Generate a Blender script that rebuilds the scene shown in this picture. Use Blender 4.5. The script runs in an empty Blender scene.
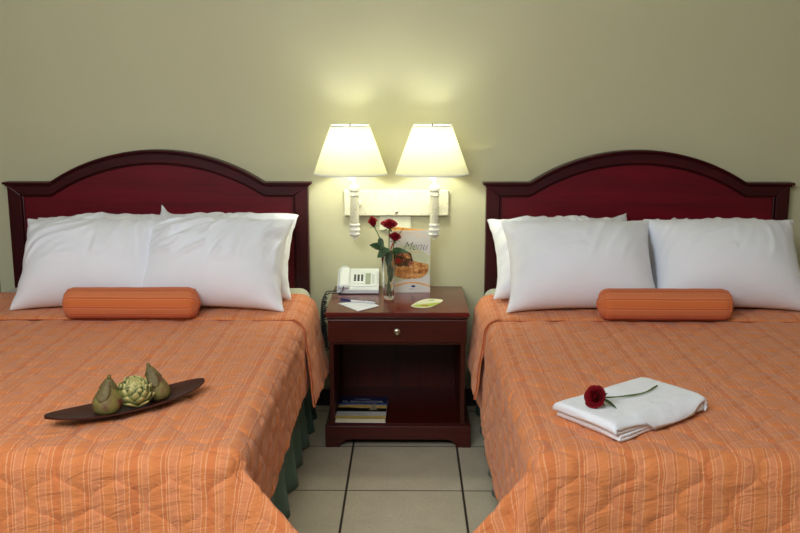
import bpy, bmesh, math, random
import numpy as np
from mathutils import Vector, Matrix, Euler, noise
R = math.radians
PI = math.pi
random.seed(7)
sc = bpy.context.scene
COL = sc.collection

# ---------------------------------------------------------------- camera, world, lights, exposure
cam_d = bpy.data.cameras.new('camera')
cam_d.sensor_width = 36.0
cam_d.lens = 925.0 * 36.0 / 800.0
cam = bpy.data.objects.new('camera', cam_d)
COL.objects.link(cam)
cam.location = (0.0, -4.34, 1.52)
cam.rotation_euler = (R(90.0 - 10.803), 0.0, R(0.55))
sc.camera = cam

W = bpy.data.worlds.new('world')
sc.world = W
W.use_nodes = True
W.node_tree.nodes['Background'].inputs[0].default_value = (0.96, 0.98, 1.0, 1)
W.node_tree.nodes['Background'].inputs[1].default_value = 0.10

def area_light(name, loc, target, sx, sy, power, col):
    d = bpy.data.lights.new(name, 'AREA')
    d.shape = 'RECTANGLE'; d.size = sx; d.size_y = sy; d.energy = power; d.color = col
    o = bpy.data.objects.new(name, d); COL.objects.link(o)
    o.location = loc
    o.rotation_euler = (Vector(target) - Vector(loc)).to_track_quat('-Z', 'Y').to_euler()
    return o
area_light('ceiling_softlight', (-0.7, -3.9, 2.6), (0.1, -0.9, 0.5), 1.8, 1.3, 96.0, (0.90, 0.96, 1.0))
LAMP_POWER = 4.2

sc.view_settings.view_transform = 'Standard'
sc.view_settings.look = 'None'
sc.view_settings.exposure = 0.14
sc.view_settings.gamma = 1.0
sc.view_settings.use_curve_mapping = False
try:
    sc.cycles.use_denoising = True
    sc.cycles.max_bounces = 10
    sc.cycles.transmission_bounces = 8
    sc.cycles.sample_clamp_indirect = 6.0
except Exception:
    pass

# ---------------------------------------------------------------- helpers
def lin(r, g, b):
    f = lambda c: (c / 255.0 / 12.92) if c / 255.0 <= 0.04045 else ((c / 255.0 + 0.055) / 1.055) ** 2.4
    return (f(r), f(g), f(b), 1.0)

def tag(o, label=None, cat=None, group=None, kind=None):
    if label: o['label'] = label
    if cat: o['category'] = cat
    if group: o['group'] = group
    if kind: o['kind'] = kind
    return o

def empty(name, loc=(0, 0, 0), rz=0.0, label=None, cat=None, group=None):
    o = bpy.data.objects.new(name, None); COL.objects.link(o)
    o.empty_display_size = 0.05
    o.location = loc; o.rotation_euler = (0, 0, rz)
    return tag(o, label, cat, group)

def link(name, me, mat=None, parent=None, smooth=False, loc=None, rot=None):
    o = bpy.data.objects.new(name, me); COL.objects.link(o)
    if mat is not None:
        me.materials.clear()
        for m in (mat if isinstance(mat, (list, tuple)) else [mat]): me.materials.append(m)
    if smooth:
        me.polygons.foreach_set('use_smooth', [True] * len(me.polygons)); me.update()
    if parent is not None: o.parent = parent
    if loc is not None: o.location = loc
    if rot is not None: o.rotation_euler = rot
    return o

def mesh_of(verts, faces, name='m'):
    me = bpy.data.meshes.new(name)
    me.from_pydata([tuple(v) for v in verts], [], [tuple(f) for f in faces])
    me.update()
    return me

def bm_mesh(bm, name='m'):
    bmesh.ops.recalc_face_normals(bm, faces=bm.faces)
    me = bpy.data.meshes.new(name); bm.to_mesh(me); bm.free()
    return me

def auto_smooth(o, ang=35):
    me = o.data
    bm = bmesh.new(); bm.from_mesh(me)
    for e in bm.edges:
        if len(e.link_faces) == 2 and e.calc_face_angle(0) > R(ang): e.smooth = False
    for f in bm.faces: f.smooth = True
    bm.to_mesh(me); bm.free()

def add_box(bm, x0, x1, y0, y1, z0, z1, bev=0.0, seg=2):
    r = bmesh.ops.create_cube(bm, size=1.0)
    for v in r['verts']:
        v.co = Vector(((x0 + x1) / 2 + v.co.x * (x1 - x0), (y0 + y1) / 2 + v.co.y * (y1 - y0), (z0 + z1) / 2 + v.co.z * (z1 - z0)))
    if bev > 0:
        es = list({e for v in r['verts'] for e in v.link_edges})
        bmesh.ops.bevel(bm, geom=es, offset=bev, segments=seg, profile=0.5, affect='EDGES')

def box(name, x0, x1, y0, y1, z0, z1, mat, parent=None, bev=0.0, seg=2):
    bm = bmesh.new(); add_box(bm, x0, x1, y0, y1, z0, z1, bev, seg)
    o = link(name, bm_mesh(bm, name), mat, parent)
    if bev > 0: auto_smooth(o, 18)
    return o

def add_lathe(bm, prof, n=32, cx=0, cy=0, cap=True):
    rings = []
    for r, z in prof:
        if r < 1e-6:
            rings.append([bm.verts.new((cx, cy, z))])
        else:
            rings.append([bm.verts.new((cx + r * math.cos(2 * PI * k / n), cy + r * math.sin(2 * PI * k / n), z)) for k in range(n)])
    for a, b in zip(rings[:-1], rings[1:]):
        for k in range(n):
            k2 = (k + 1) % n
            if len(a) == 1 and len(b) == 1: continue
            if len(a) == 1: bm.faces.new((a[0], b[k], b[k2]))
            elif len(b) == 1: bm.faces.new((a[k], a[k2], b[0]))
            else: bm.faces.new((a[k], a[k2], b[k2], b[k]))
    if cap:
        if len(rings[0]) > 1: bm.faces.new(rings[0][::-1])
        if len(rings[-1]) > 1: bm.faces.new(rings[-1])

def lathe(name, prof, mat, parent=None, n=32, loc=None, cap=True, rot=None, ang=50):
    bm = bmesh.new(); add_lathe(bm, prof, n, cap=cap)
    o = link(name, bm_mesh(bm, name), mat, parent, loc=loc, rot=rot)
    auto_smooth(o, ang)
    return o

def add_tube(bm, pts, rad, n=8, closed=False):
    pts = [Vector(p) for p in pts]
    N = len(pts)
    rr = rad if isinstance(rad, (list, tuple)) else [rad] * N
    t0 = (pts[1] - pts[0]).normalized()
    up = Vector((0, 0, 1)) if abs(t0.z) < 0.9 else Vector((1, 0, 0))
    nrm = t0.cross(up).normalized()
    rings = []
    for i, p in enumerate(pts):
        t = (pts[min(i + 1, N - 1)] - pts[max(i - 1, 0)]).normalized()
        nrm = (nrm - t * nrm.dot(t)).normalized()
        b = t.cross(nrm)
        rings.append([bm.verts.new(p + (nrm * math.cos(2 * PI * k / n) + b * math.sin(2 * PI * k / n)) * rr[i]) for k in range(n)])
    for a, b in zip(rings[:-1], rings[1:]):
        for k in range(n): bm.faces.new((a[k], a[(k + 1) % n], b[(k + 1) % n], b[k]))
    bm.faces.new(rings[0][::-1]); bm.faces.new(rings[-1])

def tube(name, pts, rad, mat, parent=None, n=8):
    bm = bmesh.new(); add_tube(bm, pts, rad, n)
    return link(name, bm_mesh(bm, name), mat, parent, smooth=True)

def smooth_path(ctrl, per=8):
    P = [Vector(c) for c in ctrl]; P = [2 * P[0] - P[1]] + P + [2 * P[-1] - P[-2]]
    out = []
    for i in range(1, len(P) - 2):
        for k in range(per):
            t = k / per
            a, b, c, d = P[i - 1], P[i], P[i + 1], P[i + 2]
            out.append(0.5 * ((2 * b) + (c - a) * t + (2 * a - 5 * b + 4 * c - d) * t * t + (3 * b - a - 3 * c + d) * t ** 3))
    out.append(P[-2]); return out

def prism(name, outline, axis, a0, a1, mat, parent=None, bev=0.0, seg=2, loc=None, ang=18):
    """outline: 2-D polygon; axis 'y': (x,z) swept along y; 'x': (y,z) swept along x; 'z': (x,y) swept along z"""
    def P(p, a):
        return {'y': (p[0], a, p[1]), 'x': (a, p[0], p[1]), 'z': (p[0], p[1], a)}[axis]
    bm = bmesh.new()
    A = [bm.verts.new(P(p, a0)) for p in outline]; B = [bm.verts.new(P(p, a1)) for p in outline]
    n = len(outline)
    fa = bm.faces.new(A); fb = bm.faces.new(B[::-1])
    for k in range(n): bm.faces.new((A[k], B[k], B[(k + 1) % n], A[(k + 1) % n]))
    bmesh.ops.recalc_face_normals(bm, faces=bm.faces)
    if bev > 0:
        es = list(fa.edges) + list(fb.edges)
        bmesh.ops.bevel(bm, geom=es, offset=bev, segments=seg, profile=0.5, affect='EDGES')
    o = link(name, bm_mesh(bm, name), mat, parent, loc=loc)
    auto_smooth(o, ang)
    return o

def grid_mesh(P, uv=None, wrap=False, name='g'):
    """P: (n, m, 3) array of positions"""
    n, m = P.shape[:2]
    V = P.reshape(-1, 3)
    F = []
    mm = m if wrap else m - 1
    for i in range(n - 1):
        for j in range(mm):
            j2 = (j + 1) % m
            F.append((i * m + j, i * m + j2, (i + 1) * m + j2, (i + 1) * m + j))
    me = mesh_of(V.tolist(), F, name)
    if uv is not None:
        lay = me.uv_layers.new(name='fabric')
        idx = np.empty(len(me.loops), dtype=np.int64); me.loops.foreach_get('vertex_index', idx)
        lay.data.foreach_set('uv', uv.reshape(-1, 2)[idx].astype(np.float32).ravel())
    return me

def snoise(x, y, z=0.0):
    return noise.noise(Vector((x, y, z)))

# ---------------------------------------------------------------- material helpers
class NT:
    def __init__(s, name):
        s.m = bpy.data.materials.new(name); s.m.use_nodes = True
        s.t = s.m.node_tree; s.n = s.t.nodes; s.b = s.n['Principled BSDF']; s.out = s.n['Material Output']
    def new(s, ty, **kw):
        x = s.n.new(ty)
        for k, v in kw.items(): setattr(x, k, v)
        return x
    def put(s, sock, v):
        if isinstance(v, bpy.types.NodeSocket): s.t.links.new(v, sock)
        else: sock.default_value = v
    def math(s, op, a, b=None, c=None, clamp=False):
        x = s.n.new('ShaderNodeMath'); x.operation = op; x.use_clamp = clamp
        s.put(x.inputs[0], a)
        if b is not None: s.put(x.inputs[1], b)
        if c is not None: s.put(x.inputs[2], c)
        return x.outputs[0]
    def coord(s, which='Object'):
        return s.n.new('ShaderNodeTexCoord').outputs[which]
    def mapping(s, v, scale=(1, 1, 1), rot=(0, 0, 0), loc=(0, 0, 0)):
        x = s.n.new('ShaderNodeMapping'); s.put(x.inputs[0], v)
        x.inputs['Location'].default_value = loc; x.inputs['Rotation'].default_value = rot; x.inputs['Scale'].default_value = scale
        return x.outputs[0]
    def noise(s, v, scale, detail=3, rough=0.5, dist=0.0):
        x = s.n.new('ShaderNodeTexNoise'); s.put(x.inputs['Vector'], v)
        x.inputs['Scale'].default_value = scale; x.inputs['Detail'].default_value = detail
        x.inputs['Roughness'].default_value = rough; x.inputs['Distortion'].default_value = dist
        return x.outputs['Fac']
    def ramp(s, fac, stops, interp='LINEAR'):
        x = s.n.new('ShaderNodeValToRGB'); s.put(x.inputs[0], fac)
        cr = x.color_ramp; cr.interpolation = interp
        while len(cr.elements) < len(stops): cr.elements.new(0.5)
        for e, (p, c) in zip(cr.elements, stops):
            e.position = p; e.color = c
        return x.outputs['Color']
    def mix(s, fac, a, b, mode='MIX'):
        x = s.n.new('ShaderNodeMix'); x.data_type = 'RGBA'; x.blend_type = mode
        s.put(x.inputs['Factor'], fac); s.put(x.inputs[6], a); s.put(x.inputs[7], b)
        return x.outputs[2]
    def bump(s, h, strength=0.3, dist=0.01, prev=None):
        x = s.n.new('ShaderNodeBump'); s.put(x.inputs['Height'], h)
        x.inputs['Strength'].default_value = strength; x.inputs['Distance'].default_value = dist
        if prev is not None: s.put(x.inputs['Normal'], prev)
        return x.outputs['Normal']
    def set(s, **kw):
        names = {'base': 'Base Color', 'rough': 'Roughness', 'metal': 'Metallic', 'spec': 'Specular IOR Level', 'normal': 'Normal',
                 'trans': 'Transmission Weight', 'coat': 'Coat Weight', 'coatr': 'Coat Roughness', 'sheen': 'Sheen Weight', 'ior': 'IOR',
                 'sss': 'Subsurface Weight'}
        for k, v in kw.items(): s.put(s.b.inputs[names[k]], v)
        return s.m

def plain(name, rgb, rough=0.5, var=0.06, scale=40.0, bump=0.0, **kw):
    t = NT(name)
    c = lin(*rgb)
    nz = t.noise(t.coord(), scale, 3)
    d = tuple(max(0, x * (1 - var)) for x in c[:3]) + (1,)
    u = tuple(min(1, x * (1 + var)) for x in c[:3]) + (1,)
    col = t.ramp(nz, [(0.3, d), (0.7, u)])
    if bump: kw['normal'] = t.bump(nz, bump, 0.002)
    return t.set(base=col, rough=rough, **kw)

# wall paint
def mat_wall(name, rgb):
    t = NT(name); co = t.coord()
    n1 = t.noise(co, 1.3, 3); n2 = t.noise(co, 220, 2)
    c = lin(*rgb)
    col = t.ramp(n1, [(0.3, tuple(x * 0.965 for x in c[:3]) + (1,)), (0.7, tuple(x * 1.02 for x in c[:3]) + (1,))])
    n3 = t.noise(co, 35, 4)
    return t.set(base=col, rough=0.62, normal=t.bump(n3, 0.06, 0.004, t.bump(n2, 0.08, 0.001)), spec=0.3)
M_WALL = mat_wall('pale_green_wall_paint', (200, 196, 162))
M_WALL_SIDE = mat_wall('grey_side_wall_paint', (176, 172, 150))
M_CEIL = plain('white_ceiling_paint', (235, 232, 220), 0.8, 0.02, 8)

# floor tiles
def mat_floor():
    t = NT('beige_ceramic_floor_tile'); co = t.coord('Object')
    sep = t.new('ShaderNodeSeparateXYZ'); t.put(sep.inputs[0], co)
    def line(v, off, size, w):
        x = t.math('ADD', v, off); x = t.math('DIVIDE', x, size); x = t.math('FRACT', x)
        x = t.math('SUBTRACT', x, 0.5); x = t.math('ABSOLUTE', x); x = t.math('SUBTRACT', 0.5, x)
        x = t.math('MULTIPLY', x, size)
        return x
    dx = line(sep.outputs[0], TX, TS, 0); dy = line(sep.outputs[1], TY, TS, 0)
    dx = t.math('ADD', dx, 0.0); dy = t.math('ADD', dy, 0.0)
    d = t.math('MINIMUM', t.math('MULTIPLY', dx, 0.72), dy)
    g = t.new('ShaderNodeMapRange'); g.interpolation_type = 'SMOOTHSTEP'
    t.put(g.inputs['Value'], d); g.inputs['From Min'].default_value = 0.0022; g.inputs['From Max'].default_value = 0.0042
    n1 = t.noise(co, 9, 5, 0.6); n2 = t.noise(co, 90, 4, 0.7)
    a = t.ramp(n1, [(0.3, lin(182, 172, 150)), (0.7, lin(200, 190, 168))])
    b = t.ramp(n2, [(0.35, lin(168, 158, 137)), (0.65, lin(205, 196, 176))])
    tile = t.mix(0.35, a, b)
    col = t.mix(g.outputs[0], lin(46, 38, 32), tile)
    rg = t.math('MULTIPLY_ADD', g.outputs[0], -0.5, 0.85)
    return t.set(base=col, rough=rg, normal=t.bump(g.outputs[0], 0.5, 0.003), spec=0.4)
TS, TX, TY = 0.45, 0.24, 0.543
M_FLOOR = mat_floor()

# woods
def mat_wood(name, dark, light, rough=0.28, axis=0, coat=0.3, scale=1.0):
    t = NT(name); co = t.coord('Object')
    s = [22.0 * scale, 22.0 * scale, 22.0 * scale]; s[axis] = 1.6 * scale
    n = t.noise(t.mapping(co, tuple(s)), 1.0, 6, 0.62, 0.6)
    s2 = [120.0, 120.0, 120.0]; s2[axis] = 5.0
    f = t.noise(t.mapping(co, tuple(s2)), 1.0, 2, 0.5)
    k = t.math('ADD', t.math('MULTIPLY', n, 0.75), t.math('MULTIPLY', f, 0.25))
    col = t.ramp(k, [(0.32, lin(*dark)), (0.52, tuple((a + b) / 2 for a, b in zip(lin(*dark), lin(*light)))), (0.70, lin(*light))])
    return t.set(base=col, rough=rough, coat=coat, coatr=0.22, normal=t.bump(k, 0.05, 0.001), spec=0.28)
M_FRAME_H = mat_wood('dark_cherry_wood_rail', (38, 2, 7), (76, 5, 13), 0.38, 0, 0.06)
M_FRAME_V = mat_wood('dark_cherry_wood_stile', (36, 2, 7), (70, 5, 12), 0.38, 2, 0.06)
M_PANEL = mat_wood('red_mahogany_veneer', (78, 0, 12), (122, 2, 28), 0.42, 0, 0.05, 0.6)
M_NS = mat_wood('reddish_brown_nightstand_wood', (54, 12, 6), (80, 23, 12), 0.36, 0, 0.1)
M_NS_V = mat_wood('reddish_brown_nightstand_side', (50, 12, 5), (78, 24, 10), 0.4, 2, 0.05)
M_NS_TOP = mat_wood('polished_mahogany_top', (80, 18, 12), (110, 30, 22), 0.2, 0, 0.35)
M_TRAY = mat_wood('dark_brown_tray_wood', (50, 26, 20), (84, 48, 38), 0.5, 0, 0.0)
M_BASE = plain('dark_brown_baseboard', (40, 24, 18), 0.45, 0.2)

# bedspread
def mat_quilt(name, quilted=True, seedx=0.0, swap=False, cols=None):
    t = NT(name)
    uv = t.n.new('ShaderNodeUVMap'); uv.uv_map = 'fabric'
    sep = t.new('ShaderNodeSeparateXYZ'); t.put(sep.inputs[0], uv.outputs[0])
    u, v = sep.outputs[0], sep.outputs[1]
    if swap: u, v = v, u
    wob = t.noise(t.mapping(uv.outputs[0], (3, 3, 3)), 1.0, 2)
    uw = t.math('MULTIPLY_ADD', wob, 0.006, u)
    # warp stripes, in metres across the cloth
    per = 0.196
    fr = t.math('FRACT', t.math('DIVIDE', t.math('ADD', uw, 3.0 + seedx), per))
    base = lin(218, 126, 78); pale = lin(232, 170, 132); mid = lin(212, 118, 74); warm = lin(221, 132, 80); cross = lin(220, 138, 98)
    if cols: base, pale, mid, warm, cross = [lin(*c) for c in cols]
    st = []
    def seg(a, b, c): st.append((a / 0.196, c))
    pos = 0.0
    for w, c in ((.020, base), (.0035, pale), (.009, mid), (.0025, pale), (.004, mid), (.0030, pale), (.017, cross), (.0030, pale), (.006, mid), (.0022, pale),
                 (.024, warm), (.0022, pale), (.005, mid), (.0030, pale), (.016, cross), (.0026, pale), (.010, base), (.0026, pale), (.022, mid),
                 (.0030, pale), (.005, warm), (.0025, pale), (.014, cross), (.0028, pale), (.012, warm)):
        st.append((pos / per, c)); pos += w
    stripes = t.ramp(fr, st[:32], 'CONSTANT')
    # soft along-thread variation
    th = t.noise(t.mapping(uv.outputs[0], (60, 900, 1) if swap else (900, 60, 1)), 1.0, 2)
    stripes = t.mix(t.math('MULTIPLY', th, 0.5), stripes, base)
    # wide zones of slightly different orange
    zone = t.noise(t.mapping(uv.outputs[0], (1, 4, 1) if swap else (4, 1, 1)), 1.0, 1)
    col = t.mix(t.math('MULTIPLY', zone, 0.35), stripes, base)
    # ogee quilting
    P, L = 0.150, 0.170
    def wave(a, b, c, amp):      # amp * sin(a u + b v + c)
        x = t.math('MULTIPLY_ADD', u, a, c); x = t.math('MULTIPLY_ADD', v, b, x)
        return t.math('MULTIPLY', t.math('SINE', x), amp)
    u2 = t.math('ADD', t.math('ADD', u, wave(0.0, 9.0, 1.3, 0.012)), wave(17.0, 5.0, 0.0, 0.009))
    v2 = t.math('ADD', t.math('ADD', v, wave(8.0, 0.0, 0.5, 0.012)), wave(6.0, 13.0, 0.0, 0.009))
    ph = t.math('MULTIPLY', v2, 2 * PI / L)
    sn = t.math('SINE', ph)
    sn = t.math('MULTIPLY_ADD', t.math('SINE', t.math('MULTIPLY', ph, 3.0)), 0.15, sn)
    sn = t.math('MULTIPLY', sn, 0.25)
    un = t.math('DIVIDE', t.math('ADD', u2, 5.0), P)
    def tri(x):
        x = t.math('FRACT', x); x = t.math('SUBTRACT', x, 0.5); return t.math('ABSOLUTE', x)
    d1 = t.math('SUBTRACT', 0.5, tri(t.math('ADD', un, sn)))
    d2 = t.math('SUBTRACT', 0.5, tri(t.math('SUBTRACT', t.math('ADD', un, 0.5), sn)))
    d = t.math('MULTIPLY', t.math('MINIMUM', d1, d2), P)
    h = t.math('SUBTRACT', 1.0, t.math('POWER', 2.718, t.math('MULTIPLY', d, -110.0)))
    line = t.math('POWER', 2.718, t.math('MULTIPLY', d, -420.0))
    if quilted:
        col = t.mix(t.math('MULTIPLY', line, 0.15), col, lin(160, 80, 50))
    wr = t.noise(t.mapping(uv.outputs[0], (26, 26, 1)), 1.0, 3, 0.55, 0.4)
    weave = t.noise(t.mapping(uv.outputs[0], (700, 700, 1)), 1.0, 1)
    nrm = t.bump(wr, 0.35 if quilted else 0.2, 0.008)
    if quilted:
        # small puckers running across the stripes where the stitching draws the cloth in
        ck = t.noise(t.mapping(t.mapping(uv.outputs[0], (1, 1, 1), (0, 0, 0.25)), (9, 42, 1)), 1.0, 3, 0.6, 0.5)
        ck2 = t.noise(t.mapping(t.mapping(uv.outputs[0], (1, 1, 1), (0, 0, -0.5)), (16, 60, 1)), 1.0, 2, 0.6, 0.3)
        nrm = t.bump(ck, 0.7, 0.012, nrm); nrm = t.bump(ck2, 0.35, 0.006, nrm)
    if quilted: nrm = t.bump(h, 0.40, 0.006, nrm)
    nrm = t.bump(weave, 0.15, 0.001, nrm)
    return t.set(base=col, rough=0.8, sheen=0.15, spec=0.2, normal=nrm)
M_QUILT = mat_quilt('orange_striped_quilt', cols=((217, 129, 76), (233, 175, 132), (211, 119, 70), (221, 136, 80), (219, 140, 98)))
M_BOLSTER = mat_quilt('orange_ribbed_bolster_fabric', False, 0.05, cols=((208, 108, 60), (226, 152, 108), (194, 88, 50), (212, 116, 62), (210, 128, 86)))
M_PIPING = plain('burnt_orange_piping', (176, 84, 50), 0.8, 0.1)
M_BOLSTER_END = plain('orange_bolster_end_cloth', (212, 116, 66), 0.8, 0.08, 120, 0.1)

def mat_cloth(name, rgb, sc1=9.0, b=0.35, rough=0.85):
    t = NT(name); co = t.coord('Object')
    n = t.noise(t.mapping(co, (1, 0.6, 1)), sc1, 4, 0.5, 0.8)
    w = t.noise(co, 500, 1)
    c = lin(*rgb)
    col = t.ramp(n, [(0.3, tuple(x * 0.97 for x in c[:3]) + (1,)), (0.7, c)])
    return t.set(base=col, rough=rough, sheen=0.1, spec=0.15, normal=t.bump(w, 0.05, 0.001, t.bump(n, b, 0.012)))
M_PILLOW = mat_cloth('white_cotton_pillowcase', (240, 243, 251), 6.0, 0.25)
M_SHEET = mat_cloth('cream_bed_sheet', (205, 205, 188), 8.0, 0.2)
M_SKIRT = mat_cloth('dark_green_skirt_cloth', (94, 124, 112), 14.0, 0.2)
M_BOXS = plain('cream_box_spring_cloth', (190, 184, 165), 0.9)
def mat_towel():
    t = NT('white_terry_cloth'); co = t.coord('Object')
    n = t.noise(co, 420, 3, 0.7); n2 = t.noise(co, 16, 3)
    return t.set(base=lin(240, 242, 248), rough=0.95, sheen=0.3, spec=0.1, normal=t.bump(n, 0.5, 0.002, t.bump(n2, 0.5, 0.014)))
M_TOWEL = mat_towel()

# lamp parts
def mat_marble(name, a, b):
    t = NT(name); co = t.coord('Object')
    n = t.noise(co, 55, 6, 0.75, 1.2); n2 = t.noise(co, 220, 3, 0.6)
    k = t.math('ADD', t.math('MULTIPLY', n, 0.7), t.math('MULTIPLY', n2, 0.3))
    return t.set(base=t.ramp(k, [(0.36, lin(*a)), (0.5, lin(*b)), (0.62, lin(*a)), (0.75, lin(*b))]), rough=0.35, spec=0.4)
M_MARBLE = mat_marble('mottled_cream_plaster', (186, 182, 158), (226, 222, 202))
M_WHITEP = plain('white_painted_turning', (228, 228, 218), 0.3, 0.03)
def mat_shade():
    t = NT('translucent_cream_shade')
    n = t.noise(t.mapping(t.coord(), (300, 300, 300)), 1.0, 2)
    c = t.ramp(n, [(0.3, lin(238, 236, 214)), (0.7, lin(246, 244, 226))])
    d = t.new('ShaderNodeBsdfDiffuse'); t.put(d.inputs[0], c)
    tr = t.new('ShaderNodeBsdfTranslucent'); t.put(tr.inputs[0], c)
    mx = t.new('ShaderNodeMixShader'); mx.inputs[0].default_value = 0.38
    t.t.links.new(d.outputs[0], mx.inputs[1]); t.t.links.new(tr.outputs[0], mx.inputs[2])
    t.t.links.new(mx.outputs[0], t.out.inputs['Surface'])
    return t.m
M_SHADE = mat_shade()
M_RIM = plain('white_shade_rim', (225, 225, 228), 0.35, 0.02)
M_CHROME = plain('brushed_chrome', (200, 198, 190), 0.22, 0.04, metal=1.0)
def mat_bulb():
    t = NT('glowing_bulb'); e = t.new('ShaderNodeEmission'); e.inputs[0].default_value = (1.0, 0.98, 0.84, 1); e.inputs[1].default_value = 6.0
    t.t.links.new(e.outputs[0], t.out.inputs['Surface']); return t.m
M_BULB = mat_bulb()

M_PHONE = plain('white_phone_plastic', (214, 218, 220), 0.35, 0.02)
M_PHONE2 = plain('off_white_phone_recess', (186, 192, 190), 0.4, 0.03)
M_LIST = plain('grey_green_label_card', (150, 158, 140), 0.5, 0.12, 90)
M_KEY = plain('black_phone_key', (28, 30, 34), 0.4, 0.1)
M_BLACK = plain('black_plastic_cord', (12, 12, 14), 0.35, 0.1)
M_PAPER = plain('white_paper', (222, 226, 236), 0.6, 0.02)
M_PEN_W = plain('white_pen_barrel', (215, 218, 228), 0.3, 0.02)
M_PEN_B = plain('navy_blue_pen_cap', (22, 28, 96), 0.3, 0.05)
def mat_glass():
    t = NT('clear_vase_glass')
    return t.set(base=(0.97, 0.99, 0.98, 1), rough=0.01, trans=1.0, ior=1.45)
M_GLASS = mat_glass()
M_ROSE = plain('deep_red_petal', (128, 2, 20), 0.7, 0.25, 60, spec=0.15)
M_ROSE_D = plain('dark_crimson_petal', (112, 2, 16), 0.7, 0.3, 60, spec=0.15)
M_STEM = plain('green_rose_stem', (86, 112, 52), 0.55, 0.15)
M_LEAF = plain('dark_green_rose_leaf', (46, 78, 38), 0.45, 0.25, 50)

# ---------------------------------------------------------------- the room
X0, X1, Y1, ZC = -1.965, 3.3, -5.6, 2.75
def slab(name, x0, x1, y0, y1, z0, z1, mat):
    return tag(box(name, x0, x1, y0, y1, z0, z1, mat), kind='structure')
slab('wall_back', X0 - 0.1, X1 + 0.1, 0.0, 0.12, 0.0, ZC, M_WALL)
slab('wall_left', X0 - 0.12, X0, Y1, 0.0, 0.0, ZC, M_WALL_SIDE)
slab('wall_right', X1, X1 + 0.12, Y1, 0.0, 0.0, ZC, M_WALL)
slab('floor', X0 - 0.1, X1 + 0.1, Y1, 0.12, -0.1, 0.0, M_FLOOR)
slab('ceiling', X0 - 0.1, X1 + 0.1, Y1, 0.12, ZC, ZC + 0.1, M_CEIL)
bb = prism('baseboard_back', [(-0.014, 0.0), (0.0, 0.0), (0.0, 0.092), (-0.006, 0.092), (-0.014, 0.084)], 'x', X0, X1, M_BASE)
tag(bb, kind='structure')

# ---------------------------------------------------------------- headboards
SHOULDER, SAG, HALF = 1.094, 0.149, 0.497
ARC_R = (HALF ** 2 + SAG ** 2) / (2 * SAG)
def top_z(x):
    """top edge of the headboard: flat shoulders and a circular arch between them"""
    x = abs(x)
    if x >= HALF: return SHOULDER
    return SHOULDER + SAG - ARC_R + math.sqrt(ARC_R ** 2 - x * x)

def arch_band(name, hw, top_off, bot_off, y0, y1, mat, parent, inner=None, ch=0.003, n=140, flat_bottom=None):
    """board following the arch: a chamfered section carried along it station by station"""
    iw = inner if inner else hw
    bm = bmesh.new(); rings = []
    for k in range(n + 1):
        q = 2 * k / n - 1
        xt, xb = hw * q, iw * q
        zt = top_z(xt) + top_off
        zb = flat_bottom if flat_bottom is not None else top_z(xb) + bot_off
        sec = [(xb, y0, zb + ch), (xt, y0, zt - ch), (xt, y0 + ch, zt), (xt, y1, zt), (xb, y1, zb), (xb, y0 + ch, zb)]
        rings.append([bm.verts.new(p) for p in sec])
    for a, b in zip(rings[:-1], rings[1:]):
        for m in range(6): bm.faces.new((a[m], a[(m + 1) % 6], b[(m + 1) % 6], b[m]))
    bm.faces.new(rings[0][::-1]); bm.faces.new(rings[-1])
    o = link(name, bm_mesh(bm, name), mat, parent); auto_smooth(o, 20)
    return o

def headboard(cx, label):
    t = empty('headboard', (cx, -0.035, 0.0), label=label, cat='headboard', group='arched cherry wood headboards')
    hw = 0.700
    # recessed veneer panel
    arch_band('panel', 0.66, -0.045, 0, -0.012, 0.014, M_PANEL, t, ch=0.001, flat_bottom=0.42)
    for s in (-1, 1):
        p = [(s * hw, 0.0), (s * (hw - 0.062), 0.0), (s * (hw - 0.062), 1.094 - 0.056), (s * hw, 1.094 - 0.004)]
        prism('stile', p, 'y', -0.030, 0.024, M_FRAME_V, t, bev=0.004)
        q = [(s * (hw - 0.062), 0.42), (s * (hw - 0.071), 0.42), (s * (hw - 0.071), 1.0295), (s * (hw - 0.062), 1.0385)]
        prism('inner_bead', q, 'y', -0.020, -0.010, M_FRAME_V, t, bev=0.003)
    arch_band('top_rail', hw, -0.004, -0.056, -0.030, 0.024, M_FRAME_H, t, inner=hw - 0.062, ch=0.004)
    arch_band('rail_bead', hw - 0.062, -0.055, -0.063, -0.021, -0.010, M_FRAME_H, t, ch=0.003)
    # stepped cap moulding following the arch
    arch_band('cap_moulding', hw + 0.0155, 0.006, -0.005, -0.044, 0.026, M_FRAME_H, t, ch=0.0035)
    arch_band('cove_moulding', hw + 0.006, -0.005, -0.013, -0.037, 0.025, M_FRAME_H, t, ch=0.003)
    box('bottom_rail', -0.64, 0.64, -0.028, 0.022, 0.36, 0.44, M_FRAME_H, t, 0.003)
    return t
CXL, CXR = -1.170, 1.060
headboard(CXL, 'arched cherry wood headboard of the bed with the artichoke tray')
headboard(CXR, 'arched cherry wood headboard of the bed with the folded towel')

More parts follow.
